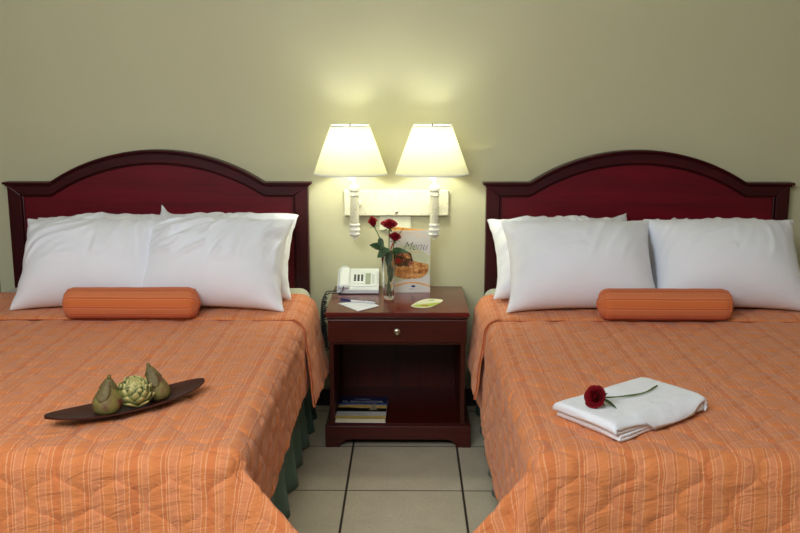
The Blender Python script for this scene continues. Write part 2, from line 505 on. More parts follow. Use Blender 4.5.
# ---------------------------------------------------------------- beds
YH, YF = -0.085, -2.10          # mattress head and foot
ZT = 0.612
def round_box_mesh(x0, x1, y0, y1, z0, z1, r, seg=4):
    bm = bmesh.new(); add_box(bm, x0, x1, y0, y1, z0, z1, r, seg); return bm_mesh(bm)
def bed(cx, label):
    t = empty('bed', (cx, 0, 0), label=label, cat='bed', group='double beds')
    m = link('mattress', round_box_mesh(-0.70, 0.70, YF + 0.02, YH, 0.345, ZT - 0.008, 0.045), M_SHEET, t); auto_smooth(m, 60)
    s = link('fitted_sheet', round_box_mesh(-0.712, 0.712, -0.62, YH + 0.004, 0.40, ZT, 0.05, 5), M_SHEET, t); auto_smooth(s, 60)
    b = link('box_spring', round_box_mesh(-0.685, 0.685, YF + 0.04, YH, 0.13, 0.345, 0.02, 3), M_BOXS, t); auto_smooth(b, 60)
    for sx in (-1, 1):
        for yy in (YF + 0.15, YH - 0.12):
            lathe('leg', [(0.022, 0.0), (0.026, 0.012), (0.024, 0.03), (0.03, 0.135)], M_BLACK, t, 16, loc=(sx * 0.6, yy, 0))
    return t
bed(CXL, 'double bed carrying the dark tray, with pale sheet showing at its head')
bed(CXR, 'double bed carrying the folded white towel')

def bed_skirt(cx, label):
    # pleated cloth running down one side, round the foot and back
    x, y0, y1 = 0.698, YH - 0.02, YF + 0.015
    pts = []; step = 0.012
    yy = y0
    while yy > y1: pts.append((x, yy, 1, 0)); yy -= step
    xx = x
    while xx > -x: pts.append((xx, y1, 0, -1)); xx -= step
    yy = y1
    while yy < y0: pts.append((-x, yy, -1, 0)); yy += step
    nz = 9; P = np.zeros((nz, len(pts), 3))
    for j in range(nz):
        z = 0.338 - 0.334 * j / (nz - 1); k = j / (nz - 1)
        for i, (px, py, nx, ny) in enumerate(pts):
            s = i * step
            w = (math.sin(s * 2 * PI / 0.21 + 1.6 * math.sin(s * 4.1 + cx)) * 0.5 + 0.5) * (0.006 + 0.036 * k) + 0.012 * k * snoise(s * 9, cx, k)
            P[j, i] = (cx + px + nx * w, py + ny * w, z)
    o = link('bed_skirt', grid_mesh(P), M_SKIRT, smooth=True)
    sm = o.modifiers.new('thickness', 'SOLIDIFY'); sm.thickness = 0.003; sm.offset = -1
    return tag(o, label, 'bed skirt', 'green pleated bed skirts')
bed_skirt(CXL, 'dark green pleated bed skirt below the bedspread that carries the artichoke tray')
bed_skirt(CXR, 'dark green pleated bed skirt below the bedspread that carries the towel')

def quilt_puff(u, v):
    """padding between the ogee stitch lines, 0 on a line, 1 in the middle of a cell"""
    u2 = u + 0.012 * math.sin(9 * v + 1.3) + 0.009 * math.sin(17 * u + 5 * v)
    v2 = v + 0.012 * math.sin(8 * u + 0.5) + 0.009 * math.sin(6 * u + 13 * v)
    ph = v2 * 2 * PI / 0.170
    sn = 0.25 * (math.sin(ph) + 0.15 * math.sin(3 * ph)); un = (u2 + 5.0) / 0.150
    d1 = 0.5 - abs((un + sn) % 1.0 - 0.5); d2 = 0.5 - abs((un + 0.5 - sn) % 1.0 - 0.5)
    return 1 - math.exp(-min(d1, d2) * 0.150 * 70.0)
RC, HW = 0.045, 0.700
VF = -YF - RC + 0.045        # cloth reaches the foot edge at this distance from the wall
def drape(u, v, kR, kL, kF, kc, seed, lift, zt=ZT, foot=True, clampx=None):
    """fabric point (u across, v from the wall) -> place on the bed, local to its centre"""
    s = 1.0 if u >= 0 else -1.0
    au = abs(u)
    du = max(au - HW, 0.0); dv = max(v - VF, 0.0) if foot else 0.0
    rho = math.hypot(du, dv)
    x, y, z = s * min(au, HW), -min(v, VF) if foot else -v, zt + lift
    if rho > 0:
        phi = math.atan2(dv, du)
        ks = kR if s > 0 else kL
        c2, s2 = math.cos(phi) ** 2, math.sin(phi) ** 2
        lob = math.sin(2 * phi) ** 2
        kcc = kc if (s > 0) == (clampx != 1) or clampx is None else kc
        k = ks * c2 + kF * s2 + kc[0 if s > 0 else 1] * lob * (1 + 0.26 * math.sin(9 * phi + seed))
        r0 = RC + lift; q = r0 * PI / 2
        if rho < q:
            out = r0 * math.sin(rho / r0); drop = r0 * (1 - math.cos(rho / r0))
        else:
            L = rho - q; k = min(0.9, k)
            wav = 0.0
            if phi < 0.5: wav += (0.020 * math.sin(v * 11.0 + seed) + 0.012 * math.sin(v * 23.0 + seed * 2.1) + 0.010 * snoise(v * 9, seed, 0)) * (1 - phi / 0.5) * (ks * 12 if ks < 0.08 else 1)
            wav = 0.5 * (wav + math.sqrt(wav * wav + 0.0002))
            if phi > 1.07: wav += (0.022 * math.sin(u * 10.0 + seed) + 0.012 * math.sin(u * 21.0 + seed)) * (phi - 1.07) / 0.5
            out = r0 + k * L + wav * min(1.0, L / 0.35); drop = r0 + math.sqrt(1 - k * k) * L
        pd = phi - (0.30 * math.sin(2 * phi) if kc[0 if s > 0 else 1] > 0.3 else 0)
        x += s * out * math.cos(pd); y -= out * math.sin(pd); z -= drop
    else:
        # shallow quilting relief and body of the mattress
        e = min(HW - au, VF - v if foot else 9)
        z += 0.005 * snoise(u * 3.1 + seed, v * 3.1, 0.3) * min(1, max(e, 0) / 0.15)
    z += 0.0022 * snoise(u * 15 + seed, v * 15, 1.7) if rho <= 0 else 0
    if rho > 0:
        w = 0.004 * snoise(u * 22 + seed, v * 22, 2.2)
        x += s * w; y -= w * (1 if dv > 0 else 0)
    return x, y, z

def bedspread(cx, kR, kL, kF, kc, seed, label, uL, uR, bL, bR):
    nu, nv = 300, 330
    us = np.linspace(-uL, uR, nu); vs = np.linspace(0.36, VF + 0.50, nv)
    P = np.zeros((nv, nu, 3)); UV = np.zeros((nv, nu, 2))
    for j, v in enumerate(vs):
        for i, u in enumerate(us):
            # the side hems wander a little
            uu = u * (1 - 0.014 * (1 + math.sin(v * 6.3 + seed)) * max(0.0, abs(u) - 0.78) / 0.3)
            x, y, z = drape(uu, v, kR, kL, kF, kc, seed, 0.006 + (0.0065 * quilt_puff(u, v) + 0.0022 * snoise(u * 14, v * 42, seed)) * (0.25 if v < 0.77 else min(1.0, 0.25 + (v - 0.77) * 25)) + (0.004 * abs(snoise(u * 30, v * 26, seed)) if abs(u) > 0.76 else 0.0))
            P[j, i] = (cx + x, y, z); UV[j, i] = (u, v)
    o = link('bedspread', grid_mesh(P, UV), M_QUILT, smooth=True)
    # faces wound so that the normal points up
    o.data.flip_normals()
    sm = o.modifiers.new('thickness', 'SOLIDIFY'); sm.thickness = 0.008; sm.offset = -1
    tag(o, label, 'bedspread', 'orange striped quilted bedspreads')
    # turned-back band at the head
    nu, nv = 250, 64
    us = np.linspace(-bL, bR, nu); vs = np.linspace(0.30, 0.785, nv)
    P = np.zeros((nv, nu, 3)); UV = np.zeros((nv, nu, 2))
    for j, v in enumerate(vs):
        for i, u in enumerate(us):
            au = abs(u)
            # the head edge curves towards the foot as it reaches the side
            t = max(0.0, (au - 0.60) / 0.49)
            hd = 0.30 + 0.06 * min(1.0, max(0.0, (au - 0.52) / 0.2))
            vv = hd + (v - 0.30) / 0.485 * (0.785 - hd)
            vv += 0.13 * t * t * ((v - 0.30) / 0.485)       # the front hem slants forward down the side
            x, y, z = drape(u, vv, kR + 0.13, (kL + 0.10 if cx > 0 else kL), 0.0, (0, 0), seed + 1.7, 0.018 + (0.0050 * quilt_puff(u, vv + 0.11) + 0.0015 * snoise(u * 14, vv * 42, seed)) * min(1.0, (nv - 1 - j) / 3), foot=False)
            if j == nv - 1: z -= 0.006 if au < HW else 0
            P[j, i] = (cx + x, y, z); UV[j, i] = (u, vv + 0.11)
    b = link('turned_back_band', grid_mesh(P, UV), M_QUILT, o, smooth=True)
    b.data.flip_normals()
    sm = b.modifiers.new('thickness', 'SOLIDIFY'); sm.thickness = 0.009; sm.offset = -1
    # piping along the front hem of the band
    pth = [(P[-1, i][0], P[-1, i][1] - 0.001, P[-1, i][2] - (0.002 if abs(us[i]) < HW else 0)) for i in range(0, nu, 2)]
    tube('hem_piping', pth, 0.0024, M_PIPING, o, 6)
    return o
bedspread(CXL, 0.03, 0.005, 0.05, (0.60, 0.0), 0.4, 'orange striped quilted bedspread under the dark tray with the artichoke', 1.15, 1.02, 1.05, 1.065)
bedspread(CXR, 0.06, 0.03, 0.05, (0.45, 0.62), 2.9, 'orange striped quilted bedspread under the folded white towel', 1.155, 1.15, 1.035, 1.08)

# ---------------------------------------------------------------- pillows: small cloth simulation, inflated against its support
def sim_pillow(w, h, seed, n=58, m=42, steps=420, press=1.0):
    rng = np.random.RandomState(seed)
    n, m = 74, 56
    gx = np.linspace(-w / 2, w / 2, n); gy = np.linspace(0, h, m)
    X, Y = np.meshgrid(gx, gy, indexing='ij')
    # corners pull outward a touch so they end in points
    front = np.stack([X, Y, np.full_like(X, 0.006)], -1).reshape(-1, 3)
    idx_f = np.arange(n * m).reshape(n, m)
    border = np.zeros((n, m), bool); border[0] = border[-1] = True; border[:, 0] = border[:, -1] = True
    idx_b = idx_f.copy(); inner = ~border
    cnt = n * m; idx_b[inner] = cnt + np.arange(inner.sum())
    back = np.stack([X, Y, np.full_like(X, 0.0)], -1)[inner]
    V = np.concatenate([front, back], 0)
    V[:, 2] += rng.randn(len(V)) * 0.0015
    E = []
    for I in (idx_f, idx_b):
        for (a, b) in ((I[:-1], I[1:]), (I[:, :-1], I[:, 1:])):
            E.append(np.stack([a.ravel(), b.ravel()], 1))
        E.append(np.stack([I[:-1, :-1].ravel(), I[1:, 1:].ravel()], 1)); E.append(np.stack([I[1:, :-1].ravel(), I[:-1, 1:].ravel()], 1))
    nst = len(E)
    E = np.concatenate(E, 0); k_edge = np.ones(len(E))
    bend = []
    for I in (idx_f, idx_b):
        bend.append(np.stack([I[:-2].ravel(), I[2:].ravel()], 1)); bend.append(np.stack([I[:, :-2].ravel(), I[:, 2:].ravel()], 1))
    bend = np.concatenate(bend, 0)
    E = np.unique(np.sort(E, 1), axis=0)
    L0 = np.linalg.norm((V[E[:, 0]] - V[E[:, 1]])[:, :2], axis=1)
    LB = np.linalg.norm((V[bend[:, 0]] - V[bend[:, 1]])[:, :2], axis=1)
    Eall = np.concatenate([E, bend], 0); Lall = np.concatenate([L0, LB]); K = np.concatenate([np.full(len(E), 1.0), np.full(len(bend), 0.03)])
    N = len(V)
    deg = np.bincount(Eall[:, 0], K, N) + np.bincount(Eall[:, 1], K, N)
    T = []
    for I, fl in ((idx_f, 0), (idx_b, 1)):
        a, b, c, d = I[:-1, :-1].ravel(), I[1:, :-1].ravel(), I[1:, 1:].ravel(), I[:-1, 1:].ravel()
        q = np.stack([a, b, c, d], 1)
        T.append(q if fl == 0 else q[:, ::-1])
    Q = np.concatenate(T, 0)
    vel = np.zeros_like(V); dt = 1.0
    for it in range(steps):
        d1 = V[Q[:, 2]] - V[Q[:, 0]]; d2 = V[Q[:, 3]] - V[Q[:, 1]]
        nf = np.cross(d1, d2)            # ~2*area*normal
        F = np.zeros_like(V)
        for k in range(4):
            for ax in range(3): F[:, ax] += np.bincount(Q[:, k], nf[:, ax], N)
        ramp = min(1.0, it / 60.0) * (1.0 if it < steps * 0.75 else 0.8)
        vel = vel * 0.90 + F * (0.34 * press * ramp) + np.array([0, -0.00004, -0.00003])
        old = V.copy(); V = V + vel
        for s in range(3):
            D = V[Eall[:, 1]] - V[Eall[:, 0]]; L = np.linalg.norm(D, axis=1) + 1e-9
            df = (L - Lall) / L
            # cloth resists stretching far more than compression
            df = np.where(df < 0, df * 0.04, df)
            C = D * (0.5 * df * K)[:, None]
            cor = np.zeros_like(V)
            for ax in range(3):
                cor[:, ax] = np.bincount(Eall[:, 0], C[:, ax], N) - np.bincount(Eall[:, 1], C[:, ax], N)
            V = V + cor * (3.6 / deg)[:, None]
            V[:, 2] = np.where(V[:, 2] < 0, V[:, 2] * 0.5, V[:, 2])
        vel = (V - old)
        sp = np.linalg.norm(vel, axis=1, keepdims=True); vel = vel * np.minimum(1, 0.004 / (sp + 1e-9))
    F = []
    for I, fl in ((idx_f, 0), (idx_b, 1)):
        for i in range(n - 1):
            for j in range(m - 1):
                q = (int(I[i, j]), int(I[i + 1, j]), int(I[i + 1, j + 1]), int(I[i, j + 1]))
                F.append(q if fl == 0 else q[::-1])
    return V, F

def pillow(V, F, cx, ybase, zbase, tilt, rz, label, group, mirror=False, corner=None, roll=0.0, bend=0.0, creases=1.0):
    V = V.copy()
    if mirror:
        V[:, 0] *= -1; F = [f[::-1] for f in F]
    V[:, 2] -= V[:, 2].min()
    if corner:          # a corner pulled up into a standing ear
        for (sx, rad, dx, dy, dz) in corner:
            kx = int(np.argmax(sx * V[:, 0] + V[:, 1])); x0, y0 = V[kx, 0], V[kx, 1]
            d = np.hypot(V[:, 0] - x0, V[:, 1] - y0); wgt = np.clip(1 - d / rad, 0, 1) ** 2
            V[:, 0] += wgt * dx; V[:, 1] += wgt * dy; V[:, 2] += wgt * dz
    if bend: V[:, 2] += bend * (V[:, 1] / 0.45) ** 2 * 0.45
    # creases: ridges fanning across the case and short puckers along its seams
    ww, hh = V[:, 0].max() - V[:, 0].min(), V[:, 1].max()
    zmax = V[:, 2].max(); sd = cx * 3.7 + ybase * 5
    xc = (V[:, 0].max() + V[:, 0].min()) / 2
    for i in range(len(V)):
        x, y, z = V[i]; x -= xc
        if z < zmax * 0.10: continue
        ed = min(ww / 2 - abs(x), y, hh - y)
        lowf = snoise(x * 2.2 + sd, y * 2.2, 3.0)
        th = 0.75 + 1.3 * lowf + (0.5 if x > 0 else -0.2)
        a, b = x * math.cos(th) + y * math.sin(th), -x * math.sin(th) + y * math.cos(th)
        n1 = 1 - min(1.0, abs(snoise(a * 2.6 + sd, b * 13, 1.0)) * 3.2)
        n2 = 1 - min(1.0, abs(snoise(a * 5 - sd, b * 24, 7.0)) * 3.0)
        mk = min(1.0, max(0.0, ed) / 0.05) * creases
        V[i, 2] += (0.0125 * n1 ** 2 + 0.0055 * n2 ** 2) * mk * (0.5 + 1.4 * max(0.0, 0.5 + snoise(x * 4, y * 4 + sd, 5.0)))
        pe = math.exp(-max(0.0, ww / 2 - abs(x)) / 0.05)
        V[i, 2] += 0.006 * pe * math.sin(y * 75 + 4 * snoise(y * 8, sd, 0)) * creases
        V[i, 0] += 0.004 * pe * snoise(y * 22, sd, 2.0) * creases
    me = mesh_of(V.tolist(), F)
    o = link('pillow', me, M_PILLOW, smooth=True)
    ss = o.modifiers.new('smooth', 'SUBSURF'); ss.levels = 1; ss.render_levels = 1
    # local: x along the width, y up the pillow, z out of its front. tilt = how far it leans back
    o.rotation_euler = (Matrix.Rotation(rz, 4, 'Z') @ Matrix.Rotation(R(tilt), 4, 'X') @ Matrix.Rotation(roll, 4, 'Z')).to_euler()
    bpy.context.view_layer.update()
    M = o.rotation_euler.to_matrix()
    zmin = min((M @ v.co).z for v in me.vertices); ymin = min((M @ v.co).y for v in me.vertices)
    o.location = (cx, ybase - ymin, zbase - zmin + 0.001)
    return tag(o, label, 'pillow', group)
PW, PH = 0.655, 0.452
SIMS = [sim_pillow(PW, PH, s, press=p) for s, p in ((1, 0.85), (5, 0.75))]
ZB = ZT + 0.022
G1, G2 = 'white pillows on the bed with the tray', 'white pillows on the bed with the towel'
A, B = SIMS
hx, hy = PW / 2, PH
# behind
pillow(*B, -1.345, -0.520, ZB, 46, R(2), 'white pillow mostly hidden behind the one above the orange bolster, far from the phone', G1, roll=R(1.5))
pillow(*A, -0.815, -0.520, ZB, 49, R(-1), 'white pillow with upright pointed corner behind the one nearest the telephone', G1, True, corner=[(-1, 0.10, 0.01, 0.050, 0.01)])
pillow(*A, 0.675, -0.520, ZB, 43, R(1), 'white pillow behind the smooth one nearest the menu, its pointed corner rising', G2, False, corner=[(1, 0.10, 0.0, 0.045, 0.01)])
pillow(*B, 1.35, -0.520, ZB, 41, R(-2), 'white pillow almost hidden behind the outermost one on the towel bed', G2, True)
# in front
pillow(*A, -1.315, -0.715, ZB, 51, R(2), 'plump white pillow propped behind the bolster, tucked under its neighbour, on the tray bed', G1, creases=1.0)
pillow(*B, -0.812, -0.735, ZB + 0.004, 52, R(-3), 'creased white pillow in front on the tray bed, nearest the telephone', G1, True, creases=1.3)
pillow(*B, 0.710, -0.735, ZB, 51, R(1), 'smooth white pillow in front on the towel bed, nearest the menu', G2, creases=0.4)
pillow(*A, 1.318, -0.725, ZB, 51, R(-1), 'white pillow in front on the towel bed, farthest from the nightstand', G2, True, creases=0.4)

# ---------------------------------------------------------------- bolsters
def bolster(cx, cy, L, rad, rz, label):
    nx, na = 60, 40
    P = np.zeros((nx, na, 3)); UV = np.zeros((nx, na, 2))
    re = 0.046
    for i in range(nx):
        s = i / (nx - 1)
        # ring stations: rounded shoulders at both ends
        x = -L / 2 + L * s
        e = min(x + L / 2, L / 2 - x)
        r = rad - re + math.sqrt(max(0.0, re * re - max(0.0, re - e) ** 2)) if e < re else rad
        r *= 1 + 0.02 * snoise(x * 9 + cx, 0.0, 0.0)
        for j in range(na):
            a = 2 * PI * j / na
            rr = r * (1 + 0.02 * snoise(x * 14, 3 * math.cos(a), 3 * math.sin(a) + cx))
            zz = rr * math.sin(a)
            if zz < -rad * 0.86: zz = -rad * 0.86 + (zz + rad * 0.86) * 0.25
            P[i, j] = (x, rr * math.cos(a), zz + rad * 0.90); UV[i, j] = (a * rad * 0.9, x)
    me = grid_mesh(P, UV, wrap=True)
    o = link('bolster', me, M_BOLSTER, smooth=True, loc=(cx, cy, ZB + 0.002), rot=(0, 0, rz))
    for s in (-1, 1):
        # gathered round end with its piping
        e = [(0.0, 0.0035), (0.008, 0.0035), (rad - re + 0.004, 0.0)]
        c = lathe('end_panel', e, M_BOLSTER_END, o, 28, cap=False, loc=(s * (L / 2), 0, rad * 0.90), rot=(0, s * PI / 2, 0))
        xs = s * (L / 2 - 0.020)
        ring = [(xs, (rad + 0.0006) * math.cos(a) , max((rad + 0.0006) * math.sin(a), -rad * 0.88) + rad * 0.90) for a in [2 * PI * k / 40 for k in range(41)]]
        rr = rad - re + math.sqrt(re * re - (re - 0.020) ** 2)
        ring = [(xs, rr * math.cos(a), max(rr * math.sin(a), -rad * 0.87) + rad * 0.90) for a in [2 * PI * k / 40 for k in range(41)]]
        tube('piping', ring, 0.0022, M_BOLSTER_END, o, 6)
    return tag(o, label, 'bolster', 'orange bolsters')
bolster(-1.095, -0.785, 0.535, 0.063, R(0.5), 'orange ribbed cylindrical bolster on the bed with the tray')
bolster(1.005, -0.790, 0.525, 0.063, R(-0.5), 'orange ribbed cylindrical bolster on the bed with the towel')

# ---------------------------------------------------------------- nightstand
NX0, NX1, NYF = -0.359, 0.262, -0.555
ns = empty('nightstand', (0, 0, 0), label='reddish brown wooden nightstand with one drawer and an open shelf', cat='nightstand')
prism('top', [(NX0 - 0.004 + 0.01, NYF), (NX1 + 0.004 - 0.01, NYF), (NX1 + 0.004 - 0.01, -0.016), (NX0 + 0.006, -0.016)], 'z', 0.580, 0.600, M_NS_TOP, ns, bev=0.005, seg=3)
prism('top_moulding', [(NX0 + 0.012, NYF + 0.008), (NX1 - 0.012, NYF + 0.008), (NX1 - 0.012, -0.02), (NX0 + 0.012, -0.02)], 'z', 0.570, 0.580, M_NS, ns, bev=0.003)
for x0, x1 in ((NX0 + 0.020, NX0 + 0.040), (NX1 - 0.040, NX1 - 0.020)):
    box('side_panel', x0, x1, NYF + 0.022, -0.02, 0.10, 0.570, M_NS_V, ns, 0.002)
box('back_panel', NX0 + 0.040, NX1 - 0.040, -0.034, -0.022, 0.10, 0.570, M_NS_V, ns)
box('rail', NX0 + 0.040, NX1 - 0.040, NYF + 0.024, -0.034, 0.455, 0.470, M_NS, ns)
box('shelf', NX0 + 0.012, NX1 - 0.012, NYF + 0.020, -0.02, 0.088, 0.104, M_NS, ns)
dr = box('drawer', NX0 + 0.016, NX1 - 0.016, NYF + 0.008, NYF + 0.022, 0.468, 0.567, M_NS, ns, 0.003)
kn = lathe('knob', [(0.006, 0.0), (0.006, 0.008), (0.015, 0.012), (0.0165, 0.017), (0.013, 0.023), (0.0, 0.026)], M_CHROME, dr, 24, loc=(-0.049, NYF + 0.010, 0.519), rot=(PI / 2, 0, 0))
# bracket-foot plinth: front board with a cut-out, and two side boards
n = 10
fx0, fx1 = NX0 + 0.0, NX1 - 0.0 + 0.006
def bracket(x0, x1, zt, foot, cut):
    pts = [(x0, 0.0), (x0 + foot * 0.62, 0.0)]
    for k in range(n + 1):
        a = k / n * PI / 2
        pts.append((x0 + foot * 0.62 + foot * 0.5 * (1 - math.cos(a)), cut * math.sin(a)))
    for k in range(n + 1):
        a = (1 - k / n) * PI / 2
        pts.append((x1 - foot * 0.62 - foot * 0.5 * (1 - math.cos(a)), cut * math.sin(a)))
    pts += [(x1 - foot * 0.62, 0.0), (x1, 0.0), (x1, zt), (x0, zt)]
    out = []
    for p in pts:
        if not out or (abs(p[0] - out[-1][0]) + abs(p[1] - out[-1][1])) > 1e-5: out.append(p)
    return out
prism('plinth_front', bracket(fx0, fx1, 0.096, 0.100, 0.036), 'y', NYF, NYF + 0.018, M_NS, ns, bev=0.002)
for x0 in (fx0, fx1 - 0.018):
    prism('plinth_side', bracket(NYF + 0.018, -0.02, 0.096, 0.085, 0.026), 'x', x0, x0 + 0.018, M_NS, ns, bev=0.002)

# ---------------------------------------------------------------- wall lamp with two shades
wl = empty('wall_lamp', (0, 0, 0), label='white double wall lamp with two cream shades above the nightstand', cat='wall lamp')
prism('mounting_plate', [(-0.304, 0.940), (0.186, 0.940), (0.186, 1.060), (-0.304, 1.060)], 'y', -0.030, -0.001, M_MARBLE, wl, bev=0.003)
lathe('screw', [(0.007, 0.0), (0.0065, 0.003), (0.0, 0.005)], M_CHROME, wl, 16, loc=(-0.058, -0.030, 0.956), rot=(PI / 2, 0, 0))
YL = -0.190
for cxc, cxs in ((-0.245, -0.262), (0.115, 0.104)):
    col = lathe('column', [(0.0, 0.850), (0.004, 0.851), (0.006, 0.858), (0.0045, 0.862), (0.012, 0.866), (0.022, 0.872), (0.0255, 0.879), (0.020, 0.885), (0.019, 0.890), (0.025, 0.893), (0.026, 0.900),
                           (0.021, 0.905), (0.020, 0.912), (0.0245, 0.916), (0.0245, 0.922), (0.0195, 0.927)], M_WHITEP, wl, 28, loc=(cxc, YL, 0))
    lathe('shaft', [(0.0190, 0.926), (0.0198, 0.935), (0.0202, 1.045), (0.0192, 1.052)], M_MARBLE, col, 28)
    lathe('capital', [(0.0195, 1.050), (0.0245, 1.054), (0.0245, 1.061), (0.020, 1.065), (0.020, 1.072), (0.027, 1.077), (0.0275, 1.086), (0.022, 1.098), (0.012, 1.104), (0.009, 1.108), (0.0085, 1.20), (0.0, 1.20)], M_WHITEP, col, 28)
    tube('arm', [(cxc, -0.031, 1.0), (cxc, YL + 0.018, 1.0)], 0.009, M_WHITEP, wl, 12)
    lathe('rosette', [(0.022, 0.0), (0.021, 0.006), (0.012, 0.012), (0.0, 0.012)], M_WHITEP, wl, 20, loc=(cxc, -0.030, 1.0), rot=(PI / 2, 0, 0))
    # shade: a thin open cone with real thickness
    rb, rt, zb_, zt_ = 0.166, 0.0865, 1.150, 1.366
    sh = lathe('lamp_shade', [(rb, zb_), (rt, zt_), (rt - 0.0012, zt_), (rb - 0.0012, zb_), (rb, zb_)], M_SHADE, wl, 64, cap=False, loc=(cxs, YL, 0))
    lathe('rim', [(rt + 0.0012, zt_ - 0.005), (rt + 0.0012, zt_ + 0.001), (rt - 0.003, zt_ + 0.001), (rt - 0.003, zt_ - 0.005), (rt + 0.0012, zt_ - 0.005)], M_RIM, sh, 64, cap=False)
    lathe('rim', [(rb + 0.0012, zb_ - 0.001), (rb - 0.0008, zb_ + 0.005), (rb - 0.0025, zb_ + 0.005), (rb - 0.001, zb_ - 0.001), (rb + 0.0012, zb_ - 0.001)], M_RIM, sh, 64, cap=False)
    bm = bmesh.new()
    for k in range(3):
        a = 2 * PI * k / 3 + 0.5
        add_tube(bm, [(0, 0, zt_ - 0.006), (rt * math.cos(a) * 0.985, rt * math.sin(a) * 0.985, zt_ - 0.002)], 0.0015, 6)
    add_lathe(bm, [(0.008, zt_ - 0.009), (0.008, zt_ - 0.002), (0.004, zt_ + 0.001), (0.005, zt_ + 0.006), (0.0, zt_ + 0.009)], 12)
    link('spider', bm_mesh(bm), M_CHROME, sh, smooth=True)
    bulb = lathe('bulb', [(0.0, 1.200), (0.013, 1.201), (0.013, 1.225), (0.022, 1.245), (0.029, 1.268), (0.026, 1.290), (0.014, 1.304), (0.0, 1.308)], M_BULB, wl, 24, loc=(cxs * 0.5 + cxc * 0.5, YL, -0.075))
    L = bpy.data.lights.new('bulb_light', 'POINT'); L.energy = LAMP_POWER; L.color = (0.97, 1.0, 0.86); L.shadow_soft_size = 0.035
    lo = bpy.data.objects.new('bulb_light', L); COL.objects.link(lo); lo.location = (cxs, YL, 1.272); lo.parent = wl

box('wall_box', -0.138, 0.010, -0.013, -0.001, 0.868, 0.937, plain('pale_outlet_plastic', (222, 220, 196), 0.45, 0.02), None, 0.003)
tag(bpy.data.objects['wall_box'], 'pale flat rectangular plate on the wall below the lamp mounting plate', 'wall plate')

# ---------------------------------------------------------------- telephone
ph = empty('telephone', (-0.235, -0.112, 0.600), rz=R(1.0), label='white desk telephone with corded handset on the nightstand', cat='telephone')
hw_ = 0.096
prof = [(-0.085, 0.004), (-0.085, 0.020), (-0.078, 0.027), (0.066, 0.086), (0.080, 0.088), (0.085, 0.080), (0.085, 0.004)]
prism('body', prof, 'x', -hw_, hw_, M_PHONE, ph, bev=0.003)
prism('base_shadow_foot', [(-0.078, 0.0), (-0.078, 0.005), (0.08, 0.005), (0.08, 0.0)], 'x', -hw_ + 0.008, hw_ - 0.008, M_KEY, ph).name = 'shadow_foot'  # recessed foot, coloured black as the shadow line under the body
sl = math.atan2(0.059, 0.144)
def on_slope(x, s, up=0.0):      # s metres up the sloping face from its front edge
    return (x, -0.078 + s * math.cos(sl) - up * math.sin(sl), 0.027 + s * math.sin(sl) + up * math.cos(sl))
def slope_box(name, x0, x1, s0, s1, h0, h1, mat, bev=0.0008):
    bm = bmesh.new(); add_box(bm, x0, x1, s0, s1, h0, h1, bev, 2)
    o = link(name, bm_mesh(bm), mat, ph, loc=(0, -0.078, 0.027), rot=(sl, 0, 0)); auto_smooth(o); return o
slope_box('face_plate', -0.034, 0.090, 0.008, 0.146, -0.002, 0.004, M_PHONE, 0.002)
for c in range(3):
    for r in range(4):
        slope_box('key', -0.020 + c * 0.0165, -0.010 + c * 0.0165, 0.094 - r * 0.014, 0.1035 - r * 0.014, 0.003, 0.0065, M_KEY)
for c in range(3):
    slope_box('function_key', -0.020 + c * 0.0165, -0.010 + c * 0.0165, 0.029, 0.036, 0.003, 0.0055, M_PHONE2)
slope_box('speed_dial_card', 0.034, 0.058, 0.026, 0.118, 0.0035, 0.0046, M_LIST, 0.0003)
for r in range(5):
    slope_box('side_key', 0.064, 0.076, 0.096 - r * 0.015, 0.105 - r * 0.015, 0.003, 0.0055, M_PHONE2)
# handset lying along the left side, arched grip between ear and mouth pieces
hs_bm = bmesh.new()
cs = []
Nn = 22
for i in range(Nn + 1):
    t_ = i / Nn
    s = -0.012 + 0.154 * t_
    e = abs(2 * t_ - 1)
    wd = 0.0255 + 0.002 * e ** 3; th_ = 0.0125 + 0.003 * e ** 2
    arch = 0.008 + 0.003 * (1 - e ** 2)
    cap = math.sqrt(max(0.02, 1 - max(0, (e - 0.86) / 0.14) ** 2))
    cs.append((s, wd * (0.8 + 0.2 * cap), th_ * cap, arch))
rings = []
for s, wd, th_, arch in cs:
    ring = []
    for k in range(20):
        a = 2 * PI * k / 20
        cx_ = math.copysign(abs(math.cos(a)) ** 0.6, math.cos(a)) * wd; cz_ = math.copysign(abs(math.sin(a)) ** 0.7, math.sin(a)) * th_
        ring.append(hs_bm.verts.new(on_slope(-0.064 + cx_, s, arch + cz_)))
    rings.append(ring)
for a, b in zip(rings[:-1], rings[1:]):
    for k in range(20): hs_bm.faces.new((a[k], a[(k + 1) % 20], b[(k + 1) % 20], b[k]))
hs_bm.faces.new(rings[0][::-1]); hs_bm.faces.new(rings[-1])
hs = link('handset', bm_mesh(hs_bm), M_PHONE, ph); auto_smooth(hs, 60)
for s in (0.018, 0.136):
    o = lathe('ear_cap' if s > 0.1 else 'mouth_cap', [(0.021, 0.0), (0.021, 0.014), (0.0, 0.014)], M_PHONE2, hs, 24, loc=on_slope(-0.064, s, 0.006), rot=(sl, 0, 0))
